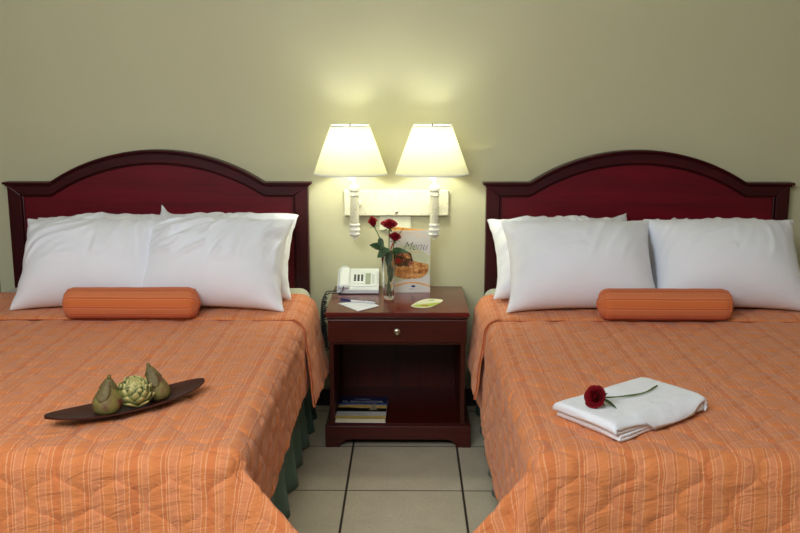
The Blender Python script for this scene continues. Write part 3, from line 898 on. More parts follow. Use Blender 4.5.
# coiled cord: out of the handset, over the table edge, down in a loop and back to the body
ctrl = [(-0.062, -0.088, 0.042), (-0.075, -0.110, 0.014), (-0.105, -0.120, 0.011), (-0.135, -0.128, 0.012), (-0.150, -0.135, -0.02), (-0.141, -0.150, -0.06), (-0.150, -0.160, -0.12), (-0.146, -0.17, -0.19), (-0.140, -0.18, -0.228),
        (-0.152, -0.165, -0.205), (-0.160, -0.150, -0.15), (-0.158, -0.140, -0.10), (-0.155, -0.120, -0.04), (-0.146, -0.09, 0.008), (-0.118, -0.07, 0.011), (-0.094, -0.06, 0.012)]
path = smooth_path(ctrl, 60)
Ls = [0.0]
for a, b in zip(path[:-1], path[1:]): Ls.append(Ls[-1] + (b - a).length)
tot = Ls[-1]; hel = []
nrm = Vector((0, 1, 0))
for i, p in enumerate(path):
    tt = (path[min(i + 1, len(path) - 1)] - path[max(i - 1, 0)]).normalized()
    nrm = (nrm - tt * nrm.dot(tt)).normalized(); bt = tt.cross(nrm)
    f_ = Ls[i] / tot
    env = min(1.0, max(0.0, (f_ - 0.13) / 0.06)) * min(1.0, max(0.0, (0.90 - f_) / 0.06))
    tight = 0.0125 if f_ < 0.30 else 0.0072
    hel.append((p, nrm.copy(), bt, env, f_))
pts = []; phase = 0.0
for i in range(len(hel) - 1):
    p, n_, b_, env, f_ = hel[i]; p2 = hel[i + 1][0]
    tight = 0.024 if f_ < 0.36 else 0.0085
    seg = (p2 - p).length; sub = max(1, int(seg / tight * 10) + 1)
    for k in range(sub):
        t_ = k / sub; q = p.lerp(p2, t_); a = phase + 2 * PI * seg * t_ / tight
        pts.append(q + (n_ * math.cos(a) + b_ * math.sin(a)) * 0.0100 * env)
    phase += 2 * PI * seg / tight
tube('coiled_cord', pts, 0.0026, M_BLACK, ph, 5)

# ---------------------------------------------------------------- paper, pen, small card
o = prism('note_paper', [(-0.308, -0.392), (-0.185, -0.345), (-0.128, -0.437), (-0.214, -0.535)], 'z', 0.6002, 0.6030, M_PAPER)
tag(o, 'white sheets of note paper under the pen on the nightstand', 'paper')
pen = empty('pen', (-0.302, -0.352, 0.6085), rz=math.atan2(-0.060, 0.162), label='white ballpoint pen with a dark blue cap across the note paper', cat='pen')
Lp = 0.166
def pen_part(name, prof, mat):
    return lathe(name, prof, mat, pen, 16, rot=(0, PI / 2, 0))
pen_part('barrel', [(0.0, 0.048), (0.0042, 0.048), (0.0043, Lp - 0.012), (0.0036, Lp - 0.006), (0.0018, Lp), (0.0, Lp)], M_PEN_W)
pen_part('cap', [(0.0, 0.0), (0.0035, 0.001), (0.0050, 0.006), (0.0052, 0.050), (0.0045, 0.052), (0.0, 0.052)], M_PEN_B)
bm = bmesh.new(); add_box(bm, 0.003, 0.042, -0.0015, 0.0015, 0.0048, 0.0064, 0.0004, 1); link('clip', bm_mesh(bm), M_PEN_B, pen)

# ---------------------------------------------------------------- roses
def rose_bloom(bm, rad, hgt, seed, openness=1.0, layers=6):
    rnd = random.Random(seed)
    n1, n2 = 7, 7
    for L in range(layers):
        f = L / (layers - 1)
        cnt = 3 + (L + 1) // 2
        r_base = rad * (0.10 + 0.30 * f)
        r_top = rad * (0.14 + (0.84 * f ** 1.0) * openness)
        h = hgt * (1.0 - 0.30 * f ** 1.5)
        wid = 2 * PI / cnt * 1.15 + 0.35
        for c in range(cnt):
            a0 = 2 * PI * (c + 0.5 * (L % 2)) / cnt + rnd.uniform(-0.25, 0.25)
            tilt = rnd.uniform(0.9, 1.1)
            g = []
            for i in range(n1):
                t = i / (n1 - 1)
                row = []
                for j in range(n2):
                    s = 2 * j / (n2 - 1) - 1
                    w = wid * (0.45 + 0.55 * math.sin(min(1.0, t * 1.25) * PI / 2)) * (1 - 0.22 * max(0, t - 0.8) / 0.2 * s * s)
                    a = a0 + s * w * 0.5
                    bulge = math.sin(t * PI * 0.62) / math.sin(PI * 0.62)
                    r = r_base * 0.5 + (r_top * tilt - r_base * 0.5) * (0.25 * t + 0.75 * min(1.15, bulge))
                    z = h * (t - 0.12 * s * s * t)
                    if f > 0.35:
                        cur = max(0.0, t - 0.72) / 0.28
                        r += rad * 0.20 * f * cur ** 1.5; z -= hgt * 0.16 * f * cur ** 2
                    r += rad * 0.025 * math.sin(3 * s + seed + c) * t
                    row.append(bm.verts.new((r * math.cos(a), r * math.sin(a), z)))
                g.append(row)
            for i in range(n1 - 1):
                for j in range(n2 - 1):
                    bm.faces.new((g[i][j], g[i][j + 1], g[i + 1][j + 1], g[i + 1][j]))

def leaf_mesh(bm, base, tip, wid, up=Vector((0, 0, 1)), fold=0.25, droop=0.1):
    base, tip = Vector(base), Vector(tip); ax = tip - base; L = ax.length; ax.normalize()
    side = ax.cross(up).normalized(); nn = side.cross(ax)
    N = 9; rows = []
    for i in range(N + 1):
        t = i / N; w = wid * math.sin(PI * t ** 0.8) ** 0.8 * 0.5 if 0 < t < 1 else 0.0003
        c = base + ax * L * t - Vector((0, 0, 1)) * droop * L * t * t
        ser = 1 + 0.08 * (i % 2)
        rows.append([bm.verts.new(c + side * w * s * ser + nn * abs(s) * w * fold) for s in (-1, -0.5, 0, 0.5, 1)])
    for a, b in zip(rows[:-1], rows[1:]):
        for k in range(4): bm.faces.new((a[k], a[k + 1], b[k + 1], b[k]))

def solid(o, th):
    m = o.modifiers.new('thickness', 'SOLIDIFY'); m.thickness = th; m.offset = 0

def rose(stem_pts, rad, hgt, seed, openness, leaves, label, group=None, direction=None, mat=None):
    base = Vector(stem_pts[0])
    t = empty('rose', base, label=label, cat='rose', group=group)
    loc = [Vector(p) - base for p in stem_pts]
    pth = smooth_path(loc, 6)
    rr = [0.0024 + 0.0004 * math.sin(i * 0.9) for i in range(len(pth))]
    tube('stem', pth, rr, M_STEM, t, 8)
    end = pth[-1]; d = Vector(direction) if direction else (pth[-1] - pth[-3])
    d.normalize(); q = Vector((0, 0, 1)).rotation_difference(d)
    bm = bmesh.new(); rose_bloom(bm, rad, hgt, seed, openness)
    b = link('bloom', bm_mesh(bm), mat or M_ROSE, t, smooth=True, loc=end, rot=q.to_euler()); solid(b, 0.0007)
    # calyx and sepals
    bm = bmesh.new()
    add_lathe(bm, [(0.0024, -0.006), (0.005, -0.003), (rad * 0.30, 0.002), (rad * 0.34, 0.006), (0.0, 0.007)], 12)
    for k in range(5):
        a = 2 * PI * k / 5
        leaf_mesh(bm, (0.003 * math.cos(a), 0.003 * math.sin(a), -0.001), (rad * 1.0 * math.cos(a), rad * 1.0 * math.sin(a), hgt * 0.10), 0.007, fold=0.1, droop=0.3)
    c = link('calyx', bm_mesh(bm), M_LEAF, t, smooth=True, loc=end, rot=q.to_euler())
    for (a, bpt, w) in leaves:
        bm = bmesh.new()
        leaf_mesh(bm, Vector(a) - base, Vector(bpt) - base, w * 1.15, up=Vector((0.1, -0.8, 0.6)) if group else Vector((0, 0, 1)))
        lf = link('leaf', bm_mesh(bm), M_LEAF, t, smooth=True); solid(lf, 0.0008)
    return t

VX, VY = -0.089, -0.300
GR = 'red roses in the glass vase'
rose([(VX + 0.010, VY, 0.616), (VX - 0.002, VY, 0.72), (VX - 0.014, VY, 0.82), (VX - 0.042, VY - 0.006, 0.885), (VX - 0.064, VY - 0.01, 0.930)], 0.025, 0.048, 11, 0.66,
     [((VX - 0.02, VY - 0.005, 0.83), (VX - 0.085, VY - 0.03, 0.858), 0.030), ((VX - 0.040, VY - 0.005, 0.88), (VX - 0.028, VY - 0.02, 0.835), 0.022)],
     'half open red rose leaning towards the telephone, outermost in the vase', GR, (-0.22, -0.15, 1))
rose([(VX - 0.008, VY + 0.008, 0.616), (VX + 0.002, VY + 0.004, 0.74), (VX + 0.002, VY, 0.85), (VX + 0.004, VY - 0.004, 0.922)], 0.034, 0.043, 23, 0.9,
     [((VX, VY - 0.004, 0.83), (VX - 0.050, VY - 0.03, 0.800), 0.034), ((VX + 0.004, VY - 0.004, 0.81), (VX - 0.004, VY - 0.028, 0.755), 0.028)],
     'widest open dark red rose, middle bloom of the three in the vase', GR, (0.0, -0.35, 1))
rose([(VX - 0.002, VY - 0.008, 0.616), (VX + 0.008, VY - 0.004, 0.74), (VX + 0.018, VY - 0.008, 0.82), (VX + 0.027, VY - 0.012, 0.868)], 0.026, 0.040, 37, 0.85,
     [((VX + 0.014, VY - 0.006, 0.81), (VX + 0.062, VY - 0.03, 0.838), 0.030), ((VX + 0.018, VY - 0.01, 0.83), (VX + 0.092, VY - 0.035, 0.822), 0.020), ((VX + 0.006, VY - 0.004, 0.76), (VX + 0.010, VY - 0.026, 0.69), 0.026)],
     'lowest red rose in the vase, in front of the menu corner', GR, (0.12, -0.4, 1))

vase = empty('vase', (VX, VY, 0.6003), label='tall clear glass vase holding three red roses', cat='vase')
H = 0.218
outp = [(0.0190, 0.0), (0.0225, 0.003), (0.0242, 0.02), (0.0285, 0.12), (0.0345, H - 0.002), (0.0338, H), (0.0325, H - 0.002), (0.0263, 0.12), (0.0216, 0.03), (0.0192, 0.018), (0.0, 0.0155)]
lathe('glass', [(0.0, 0.0)] + outp, M_GLASS, vase, 48, cap=False, ang=70)

# ---------------------------------------------------------------- menu card
def text_mesh(txt, size, mat, parent, loc, rot, shear=0.0, name='lettering', extrude=0.0002, spacing=1.0, sx=1.0, thin=0.0):
    c = bpy.data.curves.new('t', 'FONT'); c.body = txt; c.size = size; c.shear = shear; c.extrude = extrude; c.space_character = spacing
    c.align_x = 'LEFT'; c.offset = thin
    tmp = bpy.data.objects.new('t', c); COL.objects.link(tmp)
    bpy.context.view_layer.update()
    me = bpy.data.meshes.new_from_object(tmp.evaluated_get(bpy.context.evaluated_depsgraph_get()))
    bpy.data.objects.remove(tmp, do_unlink=True)
    if sx != 1.0:
        for v in me.vertices: v.co.x *= sx
    me.name = name
    return link(name, me, mat, parent, loc=loc, rot=rot)

mn = empty('menu', (0.0, -0.165, 0.600), label='standing folded menu with a food photo on its white cover', cat='menu')
mw, mh = 0.186, 0.290
M_MENU = plain('menu_white_card', (222, 220, 214), 0.35, 0.02)
M_ORANGE = plain('menu_orange_print', (236, 170, 70), 0.4, 0.08)
M_PEACH = plain('menu_peach_print', (240, 196, 150), 0.4, 0.05)
lean = R(4)
pm = empty('front_cover_pivot')
bpy.data.objects.remove(pm)
fc = box('front_cover', 0, mw, 0.0, 0.0012, 0, mh, M_MENU, mn)
fc.location = (-0.087, 0.0, 0.001); fc.rotation_euler = (0, 0, R(0.5))
bc = prism('back_cover', [(-0.030 * 0, 0.0), (mw + 0.004, 0.0), (mw + 0.004, mh - 0.012), (0.0, mh - 0.02)], 'y', 0.0, 0.0012, M_MENU, mn)
prism('orange_top_print', [(0.0, mh - 0.02), (mw + 0.004, mh - 0.012), (mw + 0.004, mh + 0.012), (0.0, mh - 0.001)], 'y', 0.0, 0.0012, M_ORANGE, bc)
bc.location = (mw - 0.0885, 0.0045, 0.001); bc.rotation_euler = (0, 0, R(180 - 13)); 
def dec(outline, mat, name, d=0.0003):
    o = prism(name, outline, 'y', -d, 0.0, mat, fc); return o
def blob(cx, cz, rx, rz, seed, n=36, amp=0.12, rot=0.0):
    out = []
    for k in range(n):
        a = 2 * PI * k / n
        r = 1 + amp * snoise(math.cos(a) * 1.6 + seed, math.sin(a) * 1.6, seed)
        x, z = rx * r * math.cos(a), rz * r * math.sin(a)
        out.append((cx + x * math.cos(rot) - z * math.sin(rot), cz + x * math.sin(rot) + z * math.cos(rot)))
    return out
dec([(0, 0.045), (mw, 0.085), (mw, 0.17), (0.10, 0.23), (0, 0.20)], plain('menu_pale_green_print', (206, 212, 178), 0.4, 0.08, 20), 'plate_print', 0.0002)
t_ = NT('bread_print'); bz = t_.noise(t_.coord(), 45, 5, 0.7, 0.6)
M_BREAD = t_.set(base=t_.ramp(bz, [(0.32, lin(92, 40, 18)), (0.47, lin(190, 120, 58)), (0.62, lin(226, 180, 110)), (0.75, lin(240, 222, 180))]), rough=0.4)
t_ = NT('salad_print'); bz = t_.noise(t_.coord(), 60, 4, 0.7, 1.0)
M_SALAD = t_.set(base=t_.ramp(bz, [(0.35, lin(30, 44, 18)), (0.47, lin(60, 70, 26)), (0.55, lin(150, 30, 20)), (0.68, lin(214, 190, 150))]), rough=0.4)
dec([(max(0.0, min(mw, x)), z) for x, z in blob(0.100, 0.104, 0.084, 0.040, 6, rot=0.10, amp=0.16)], M_BREAD, 'bread_print', 0.0005)
dec([(max(0.0005, x), z) for x, z in blob(0.050, 0.165, 0.056, 0.040, 8, rot=-0.5, amp=0.35)], M_SALAD, 'salad_print', 0.0007)
dec([(max(0.0005, x), z) for x, z in blob(0.078, 0.172, 0.020, 0.010, 5, rot=-0.6)], M_BREAD, 'toast_print', 0.0009)
dec([(max(0.0005, x), z) for x, z in blob(0.034, 0.150, 0.018, 0.012, 4)], plain('tomato_print', (168, 28, 18), 0.4, 0.2), 'tomato_print', 0.0009)
dec([(0.002, 0.205), (0.012, 0.232), (0.060, 0.300), (0.064, 0.300), (0.018, 0.232), (0.008, 0.203)], plain('brown_stick_print', (160, 70, 30), 0.4, 0.2), 'stick_print', 0.0009)
for k, (cx_, cz_, r_) in enumerate(((0.028, 0.282, 0.016), (0.060, 0.272, 0.012), (0.095, 0.280, 0.014), (0.125, 0.268, 0.016), (0.155, 0.262, 0.010), (0.020, 0.262, 0.009))):
    arc = [(cx_ + (r_ * (0.35 + 0.65 * i / 16)) * math.cos(i / 16 * 5.0 + k), -0.0006, cz_ + (r_ * (0.35 + 0.65 * i / 16)) * 0.8 * math.sin(i / 16 * 5.0 + k)) for i in range(17)]
    tube('scroll_print', arc, 0.0011, M_PEACH, fc, 5)
dec([(0, 0.0)] + [(mw * k / 12, 0.022 + 0.026 * math.sin(k / 12 * PI * 0.9) ) for k in range(13)] + [(mw, 0.0)], M_MENU, 'white_wave_print', 0.0011)
dec([(mw * k / 12, 0.024 + 0.026 * math.sin(k / 12 * PI * 0.9)) for k in range(13)] + [(mw * (1 - k / 12), 0.018 + 0.026 * math.sin((1 - k / 12) * PI * 0.9)) for k in range(13)], M_ORANGE, 'orange_wave_print', 0.0013)
M_GREY = plain('grey_menu_ink', (88, 92, 100), 0.5, 0.05)
text_mesh('Menu', 0.055, M_GREY, fc, (0.060, -0.0008, 0.200), (PI / 2, 0, 0), 0.45, 'menu_title', thin=-0.0009, sx=0.88)
text_mesh('restaurante', 0.012, M_ORANGE, fc, (0.082, -0.0008, 0.186), (PI / 2, 0, 0), 0.2, 'menu_subtitle')
dec(blob(0.108, 0.030, 0.010, 0.005, 2), plain('navy_logo_print', (34, 44, 92), 0.4, 0.1), 'logo_print', 0.0016)
text_mesh('hotel', 0.009, M_GREY, fc, (0.090, -0.0015, 0.014), (PI / 2, 0, 0), 0.0, 'logo_lettering')

# small leaflet, a folded leaf-shaped card
lp = []
cpts = [(0.010, -0.432), (0.040, -0.355), (0.085, -0.300), (0.146, -0.312), (0.148, -0.350), (0.118, -0.420), (0.080, -0.468), (0.030, -0.462)]
cp = [Vector((a, b, 0)) for a, b in cpts]
sm_ = smooth_path(cp + [cp[0]], 5)[:-1]
card = prism('leaflet', [(p.x, p.y) for p in sm_], 'z', 0.6002, 0.6022, plain('pale_cream_card', (226, 228, 200), 0.45, 0.03))
tag(card, 'small leaf-shaped white and green card lying before the menu', 'card')
prism('green_print', [(0.016, -0.440), (0.034, -0.415), (0.140, -0.372), (0.126, -0.408), (0.082, -0.462), (0.034, -0.458)], 'z', 0.6022, 0.6025, plain('lime_green_print', (176, 196, 62), 0.45, 0.1), card)
prism('pale_print', [(0.084, -0.330), (0.105, -0.318), (0.120, -0.330), (0.100, -0.344)], 'z', 0.6022, 0.6025, plain('soft_green_print', (150, 190, 110), 0.45, 0.1), card)
prism('brown_print', blob(0.070, -0.435, 0.018, 0.010, 7), 'z', 0.6025, 0.6028, plain('brown_print_ink', (150, 84, 40), 0.45, 0.1), card)

# ---------------------------------------------------------------- book on the lower shelf
bk = empty('book', (-0.318, -0.530, 0.1045), rz=R(-1), label='glossy paperback with a dark blue sunset cover on the nightstand shelf', cat='book')
bw, bd, bt_ = 0.218, 0.290, 0.020
M_BLUE = plain('navy_book_cover', (22, 26, 62), 0.3, 0.15)
box('pages', 0.002, bw - 0.002, 0.002, bd - 0.002, 0.0015, bt_ - 0.0015, plain('book_page_edges', (206, 196, 160), 0.8, 0.1, 300), bk)
box('back_cover', 0, bw, 0, bd, 0.0, 0.0015, M_PAPER, bk)
fcv = box('front_cover', 0, bw, 0, bd, bt_ - 0.0015, bt_, M_BLUE, bk)
zt2 = bt_
def bpr(name, pts, rgb, h):
    prism(name, pts, 'z', bt_, bt_ + h, plain(name + '_ink', rgb, 0.3, 0.1), fcv)
bpr('white_band_print', [(0, 0.0), (bw, 0.0), (bw, 0.085), (0, 0.085)], (190, 190, 186), 0.0003)
bpr('yellow_band_print', [(0, 0.0), (bw, 0.0), (bw, 0.030), (0, 0.030)], (206, 178, 92), 0.0005)
bpr('black_hill_print', [(0, 0.085), (bw, 0.085), (bw, 0.128), (0.15, 0.132), (0.10, 0.128), (0.05, 0.138), (0, 0.136)], (14, 12, 14), 0.0005)
bpr('sunset_print', [(0, 0.130), (bw, 0.126), (bw, 0.168), (0.10, 0.176), (0, 0.166)], (206, 170, 96), 0.0003)
bpr('sky_print', [(0, 0.166), (0.10, 0.176), (bw, 0.168), (bw, 0.19), (0, 0.19)], (84, 112, 168), 0.0002)
bpr('church_print', [(0.143, 0.105), (0.176, 0.105), (0.176, 0.135), (0.168, 0.150), (0.161, 0.200), (0.158, 0.200), (0.150, 0.150), (0.143, 0.135)], (150, 138, 110), 0.0008)
M_SILV = plain('silver_book_ink', (180, 184, 200), 0.4, 0.05)
text_mesh('EL SALVADOR', 0.032, M_SILV, fcv, (0.012, 0.206, bt_ + 0.0003), (0, 0, 0), 0.0, 'book_title', 0.0002, 1.0, 0.92)
text_mesh('la revista de', 0.014, M_SILV, fcv, (0.070, 0.248, bt_ + 0.0003), (0, 0, 0), 0.0, 'book_subtitle')
text_mesh('turismo   cultura', 0.015, M_GREY, fcv, (0.020, 0.050, bt_ + 0.0004), (0, 0, 0), 0.0, 'band_lettering')

# ---------------------------------------------------------------- tray and its fruit
ZQ = ZT + 0.0135
tx, ty = -0.823, -1.748 + 0.0
p0, p1 = Vector((-0.970, -2.004, 0)), Vector((-0.615, -1.672, 0))
mid = (p0 + p1) / 2; ang = math.atan2(p1.y - p0.y, p1.x - p0.x); TL = (p1 - p0).length
tr = empty('tray', (mid.x, mid.y, ZQ), rz=ang, label='long narrow dark brown boat-shaped tray on the orange bedspread', cat='tray')
N1, N2 = 60, 14
def tray_pt(s, c, top):
    # s along -1..1, c across -1..1
    w = 0.064 * (1 - abs(s) ** 2.6) ** 0.60 + 0.0006
    z = 0.003 + 0.030 * abs(s) ** 2.2 + 0.014 * abs(c) ** 2.2 * (1 - s * s * 0.7)
    y = w * c
    return (s * TL / 2, y, z + (0.005 if top else 0.0))
P = np.array([[tray_pt(-0.999 + 1.998 * i / N1, -1 + 2 * j / N2, True) for j in range(N2 + 1)] for i in range(N1 + 1)])
Q = np.array([[tray_pt(-0.999 + 1.998 * i / N1, 1 - 2 * j / N2, False) for j in range(N2 + 1)] for i in range(N1 + 1)])
PQ = np.concatenate([P, Q], 1)
me = grid_mesh(PQ, wrap=True); bm = bmesh.new(); bm.from_mesh(me)
m_ = 2 * (N2 + 1); bm.verts.ensure_lookup_table()
for r0 in (0, N1):
    bm.faces.new([bm.verts[r0 * m_ + k] for k in range(m_)])
o = link('dish', bm_mesh(bm), M_TRAY, tr); auto_smooth(o, 50)
def tray_world(s, c, up=0.0):
    x, y, z = tray_pt(s, c, True)
    return Vector((mid.x + x * math.cos(ang) - y * math.sin(ang), mid.y + x * math.sin(ang) + y * math.cos(ang), ZQ + z + up))

def mat_pear(seed):
    t = NT('mottled_green_fruit_skin'); co = t.coord('Object')
    n1 = t.noise(t.mapping(co, (1, 1, 1), loc=(seed, 0, 0)), 16, 4, 0.6); n2 = t.noise(co, 160, 3, 0.7)
    c = t.ramp(n1, [(0.36, lin(108, 40, 44)), (0.45, lin(126, 104, 58)), (0.60, lin(142, 140, 66)), (0.75, lin(98, 106, 50))])
    c = t.mix(t.math('MULTIPLY', n2, 0.3), c, lin(60, 62, 36))
    return t.set(base=c, rough=0.6, normal=t.bump(n2, 0.4, 0.003, t.bump(n1, 0.4, 0.006)))
M_PEARN = plain('dark_olive_pear_neck', (104, 90, 50), 0.65, 0.35, 120, 0.4)
def pear(loc, rad, hgt, lean, rz, seed, label):
    t = empty('pear', loc, rz=rz, label=label, cat='pear', group='green dried pears on the tray')
    prof = [(0.0, 0.0), (rad * 0.55, 0.001), (rad * 0.88, hgt * 0.10), (rad, hgt * 0.24), (rad * 0.95, hgt * 0.38), (rad * 0.76, hgt * 0.54), (rad * 0.52, hgt * 0.70), (rad * 0.30, hgt * 0.84), (rad * 0.15, hgt * 0.93), (0.0, hgt * 0.96)]
    bm = bmesh.new()
    pp = smooth_path([(a, 0, b) for a, b in prof], 4)
    add_lathe(bm, [(max(0.0, p.x) if 0 < i < len(pp) - 1 else 0.0, p.z) for i, p in enumerate(pp)], 32, cap=False)
    def shp(v, grow=0.0):
        a = math.atan2(v.y, v.x); zz = v.z / hgt
        k = 1 + 0.05 * math.sin(3 * a + seed) * math.sin(PI * min(1, zz)) + 0.03 * snoise(v.x * 60 + seed, v.y * 60, v.z * 60)
        v.x *= k; v.y *= k
        v.x += lean * hgt * zz ** 2
    for v in bm.verts: shp(v.co)
    b = link('body', bm_mesh(bm), mat_pear(seed), t, smooth=True)
    # darker scale-like sheath hanging from the neck
    bm = bmesh.new()
    for k in range(4):
        a0 = k * PI / 2 + 0.6 + (-PI / 2 - 0.9) * 1
        n1, n2 = 9, 6; g = []
        low = 0.42 if k == 0 else 0.66
        for i in range(n1 + 1):
            tt = i / n1; zz = 0.95 - (0.95 - low) * tt
            j = int(np.searchsorted([-q[1] for q in prof][::-1], 0))
            rr = np.interp(zz * hgt, [q[1] for q in prof], [q[0] for q in prof]) + 0.0022
            w = (0.95 * math.sin(PI * (1 - tt) * 0.5) ** 0.5 + 0.05) * (0.9 if k == 0 else 0.8)
            row = []
            for jj in range(n2 + 1):
                a = a0 + (jj / n2 * 2 - 1) * w
                v = Vector((rr * math.cos(a), rr * math.sin(a), zz * hgt)); shp(v); row.append(bm.verts.new(v))
            g.append(row)
        for i in range(n1):
            for jj in range(n2): bm.faces.new((g[i][jj], g[i][jj + 1], g[i + 1][jj + 1], g[i + 1][jj]))
    s = link('sheath', bm_mesh(bm), M_PEARN, t, smooth=True); solid(s, 0.0018)
    tube('stalk', [(lean * hgt * 0.85, 0, hgt * 0.90), (lean * hgt, 0, hgt * 0.98), (lean * hgt * 1.05 + 0.001, 0, hgt * 1.03)], [0.0065, 0.0055, 0.0045], M_PEARN, t, 10)
    return t
pear(tray_world(-0.292, -0.12, 0.0005), 0.0415, 0.106, 0.10, R(10), 1.0, 'green pear with a dark sheath, at the tray end farther from the nightstand')
pear(tray_world(0.365, 0.0, 0.0005), 0.037, 0.108, -0.22, R(25), 4.0, 'reddish green pear leaning towards the artichoke, nearer the nightstand')

# artichoke: overlapping bracts round a globe
def artichoke(loc, rad, label):
    t = empty('artichoke', loc, label=label, cat='artichoke')
    tt = NT('olive_artichoke_bract'); co = tt.coord('Object'); n1 = tt.noise(co, 70, 4, 0.6)
    at = tt.new('ShaderNodeAttribute'); at.attribute_name = 'along'; n1 = tt.math('ADD', tt.math('MULTIPLY', n1, 0.35), tt.math('MULTIPLY', at.outputs['Fac'], 0.62))
    m = tt.set(base=tt.ramp(n1, [(0.34, lin(64, 66, 32)), (0.55, lin(134, 134, 72)), (0.80, lin(214, 196, 132))]), rough=0.6, normal=tt.bump(n1, 0.3, 0.002))
    zc = rad * 0.95
    bm = bmesh.new(); bmesh.ops.create_uvsphere(bm, u_segments=20, v_segments=14, radius=rad * 0.80)
    for v in bm.verts: v.co.z += zc
    link('heart', bm_mesh(bm), plain('artichoke_core', (50, 50, 26), 0.7, 0.2), t, smooth=True)
    bm = bmesh.new(); lay = bm.verts.layers.float.new('along')
    rows = [(-0.66, 7, 0.72), (-0.40, 8, 0.74), (-0.10, 8, 0.72), (0.20, 8, 0.66), (0.48, 6, 0.60), (0.72, 5, 0.50), (0.90, 3, 0.36)]
    rnd = random.Random(3)
    for ri, (lat, cnt, ln) in enumerate(rows):
        for c in range(cnt):
            a0 = 2 * PI * (c + 0.5 * (ri % 2)) / cnt + rnd.uniform(-.08, .08)
            th0 = math.asin(lat)
            n1_, n2_ = 7, 6; g = []
            for i in range(n1_ + 1):
                s = i / n1_
                th_ = th0 + s * ln * 1.15
                out = 1.03 + (0.34 - 0.035 * ri) * s ** 2.0 * rnd.uniform(0.85, 1.15) + 0.02 * s
                wv = (2.0 * PI / max(cnt, 6)) * 0.50 * math.sin(PI * (0.22 + 0.76 * s)) ** 0.75 if s < 1 else 0.01
                row = []
                for j in range(n2_ + 1):
                    q = 2 * j / n2_ - 1
                    w = wv * rad
                    r = rad * 0.80 * out * (1 - 0.10 * q * q)
                    rr = r * math.cos(th_); zz = r * math.sin(th_) + zc
                    x = rr * math.cos(a0) - q * w * math.sin(a0) * 1.15 ; y = rr * math.sin(a0) + q * w * math.cos(a0) * 1.15
                    nv_ = bm.verts.new((x, y, max(zz, 0.001))); nv_[lay] = s * (1 - 0.35 * q * q); row.append(nv_)
                g.append(row)
            for i in range(n1_):
                for j in range(n2_): bm.faces.new((g[i][j], g[i][j + 1], g[i + 1][j + 1], g[i + 1][j]))
    me = bm_mesh(bm)
    o = link('bracts', me, m, t, smooth=True); solid(o, 0.0016)
    return t
ar = artichoke(tray_world(0.045, -0.02, 0.001), 0.050, 'round olive green artichoke between the two pears on the tray')
ar.rotation_euler = (R(22), R(6), 0.3)

# ---------------------------------------------------------------- folded towel
# four corners seen on the bedspread
C0, C1, C2 = Vector((0.392, -1.870, 0)), Vector((0.536, -2.083, 0)), Vector((0.838, -1.842, 0))
ex = (C2 - C1); LX = ex.length; ex.normalize()
ey = (C0 - C1); LY = ex.cross(Vector((0, 0, -1))).dot(ey)
angt = math.atan2(ex.y, ex.x)
tw = empty('towel', (C1.x, C1.y, ZQ + 0.001), rz=angt, label='white folded terry towel lying on the orange bedspread', cat='towel')
LY = 0.232
shear = ey.dot(ex) / abs(LY)
# centre line of the folded cloth in the (x, z) plane, seen from its end
T = 0.0112
def arc(cx, cz, r, a0, a1, n=8):
    return [(cx + r * math.cos(a0 + (a1 - a0) * k / n), cz + r * math.sin(a0 + (a1 - a0) * k / n)) for k in range(n + 1)]
z1, z2, z3, z4 = T * 0.5, T * 1.5, T * 2.55, T * 4.05
cl = []
def line(xa, xb, z, n=14): return [(xa + (xb - xa) * k / n, z) for k in range(n + 1)]
cl += line(LX - 0.06, 0.020, z1)[:-1]
cl += arc(0.020, (z1 + z2) / 2, (z2 - z1) / 2, 1.5 * PI, 0.5 * PI)
cl += line(0.026, LX - 0.022, z2)[:-1]
cl += arc(LX - 0.020, (z2 + z3) / 2, (z3 - z2) / 2, -0.5 * PI, 0.5 * PI)
cl += line(LX - 0.03, 0.012, z3)[:-1]
cl += arc(0.004, (z3 + z4) / 2, (z4 - z3) / 2, 1.5 * PI, 0.5 * PI)
iz = len(cl); cl += line(0.012, LX - 0.016, z4)
cl += arc(LX - 0.016, z4 - 0.022, 0.022, 0.5 * PI, -0.30 * PI)[1:]
cv = [Vector((a, 0, b)) for a, b in cl]
NY = 34
def towel_ring(path, th):
    n = len(path); up, dn = [], []
    for i, p in enumerate(path):
        d = (path[min(i + 1, n - 1)] - path[max(i - 1, 0)]); d.normalize(); nn = Vector((-d.z, 0, d.x))
        up.append(p + nn * th / 2); dn.append(p - nn * th / 2)
    return up + dn[::-1]
ring = towel_ring(cv, T * 0.94)
Pn = np.zeros((NY, len(ring), 3))
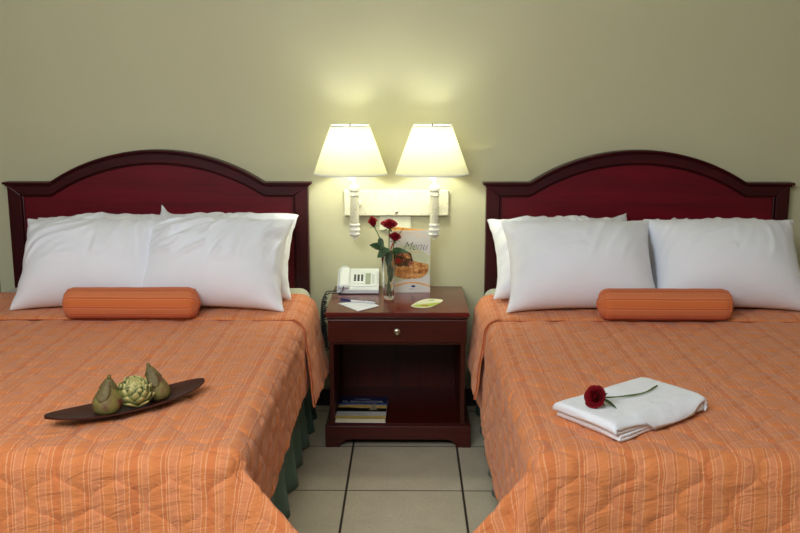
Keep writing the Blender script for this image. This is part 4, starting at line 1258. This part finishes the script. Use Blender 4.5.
for j in range(NY):
    s = j / (NY - 1)
    e = min(s, 1 - s) * LY
    for k, p in enumerate(ring):
        sag = 1.0 - 0.16 * max(0, 1 - e / 0.03) ** 2
        y = s * LY + 0.006 * snoise(p.x * 12, p.z * 90, 4.4 if s > .5 else 8.8) * (abs(2 * s - 1) ** 4)
        nz_ = snoise(p.x * 9 + 2, y * 9, 0.4) * 0.004 + snoise(p.x * 26, y * 26, p.z * 60) * 0.0016
        x = p.x + shear * y * 0.9 + 0.004 * snoise(y * 12, p.z * 100, 2.0)
        z = p.z * sag * (1 + nz_ * 14) 
        slump = min(1.0, (LX - p.x) / 0.07) if p.x < LX else 0.0
        kk = k if k < len(ring) // 2 else len(ring) - 1 - k
        if kk >= iz and p.x > 0.09:       # the top layer slumps over the near side
            dr_ = max(0.0, 1 - y / 0.045) * min(1.0, (p.x - 0.09) / 0.05) * max(0.0, slump)
            y -= 0.012 * dr_ ** 1.2; z -= 0.026 * dr_ ** 2
        elif kk >= iz:
            z -= 0.006 * max(0.0, 1 - y / 0.03) ** 2
        Pn[j, k] = (x, y, max(z, 0.0006))
me = grid_mesh(Pn, wrap=True)
bm = bmesh.new(); bm.from_mesh(me); bm.verts.ensure_lookup_table()
m_ = len(ring); half = m_ // 2
for r0 in (0, NY - 1):
    for k in range(half - 1):
        a, b, c, d = r0 * m_ + k, r0 * m_ + k + 1, r0 * m_ + m_ - 2 - k, r0 * m_ + m_ - 1 - k
        bm.faces.new([bm.verts[i] for i in (a, b, c, d)])
o = link('folded_cloth', bm_mesh(bm), M_TOWEL, tw, smooth=True)

zt_w = ZQ + T * 4.6
rose([(0.715, -1.785, zt_w + 0.008), (0.66, -1.845, zt_w + 0.006), (0.58, -1.890, zt_w + 0.010), (0.512, -1.940, zt_w + 0.024)], 0.031, 0.036, 51, 0.85,
     [((0.525, -1.930, zt_w + 0.020), (0.560, -1.962, zt_w + 0.006), 0.012), ((0.540, -1.91, zt_w + 0.014), (0.530, -1.880, zt_w + 0.010), 0.010)],
     'single dark red rose lying on the folded towel', None, (-0.55, -0.75, 0.42), M_ROSE_D)
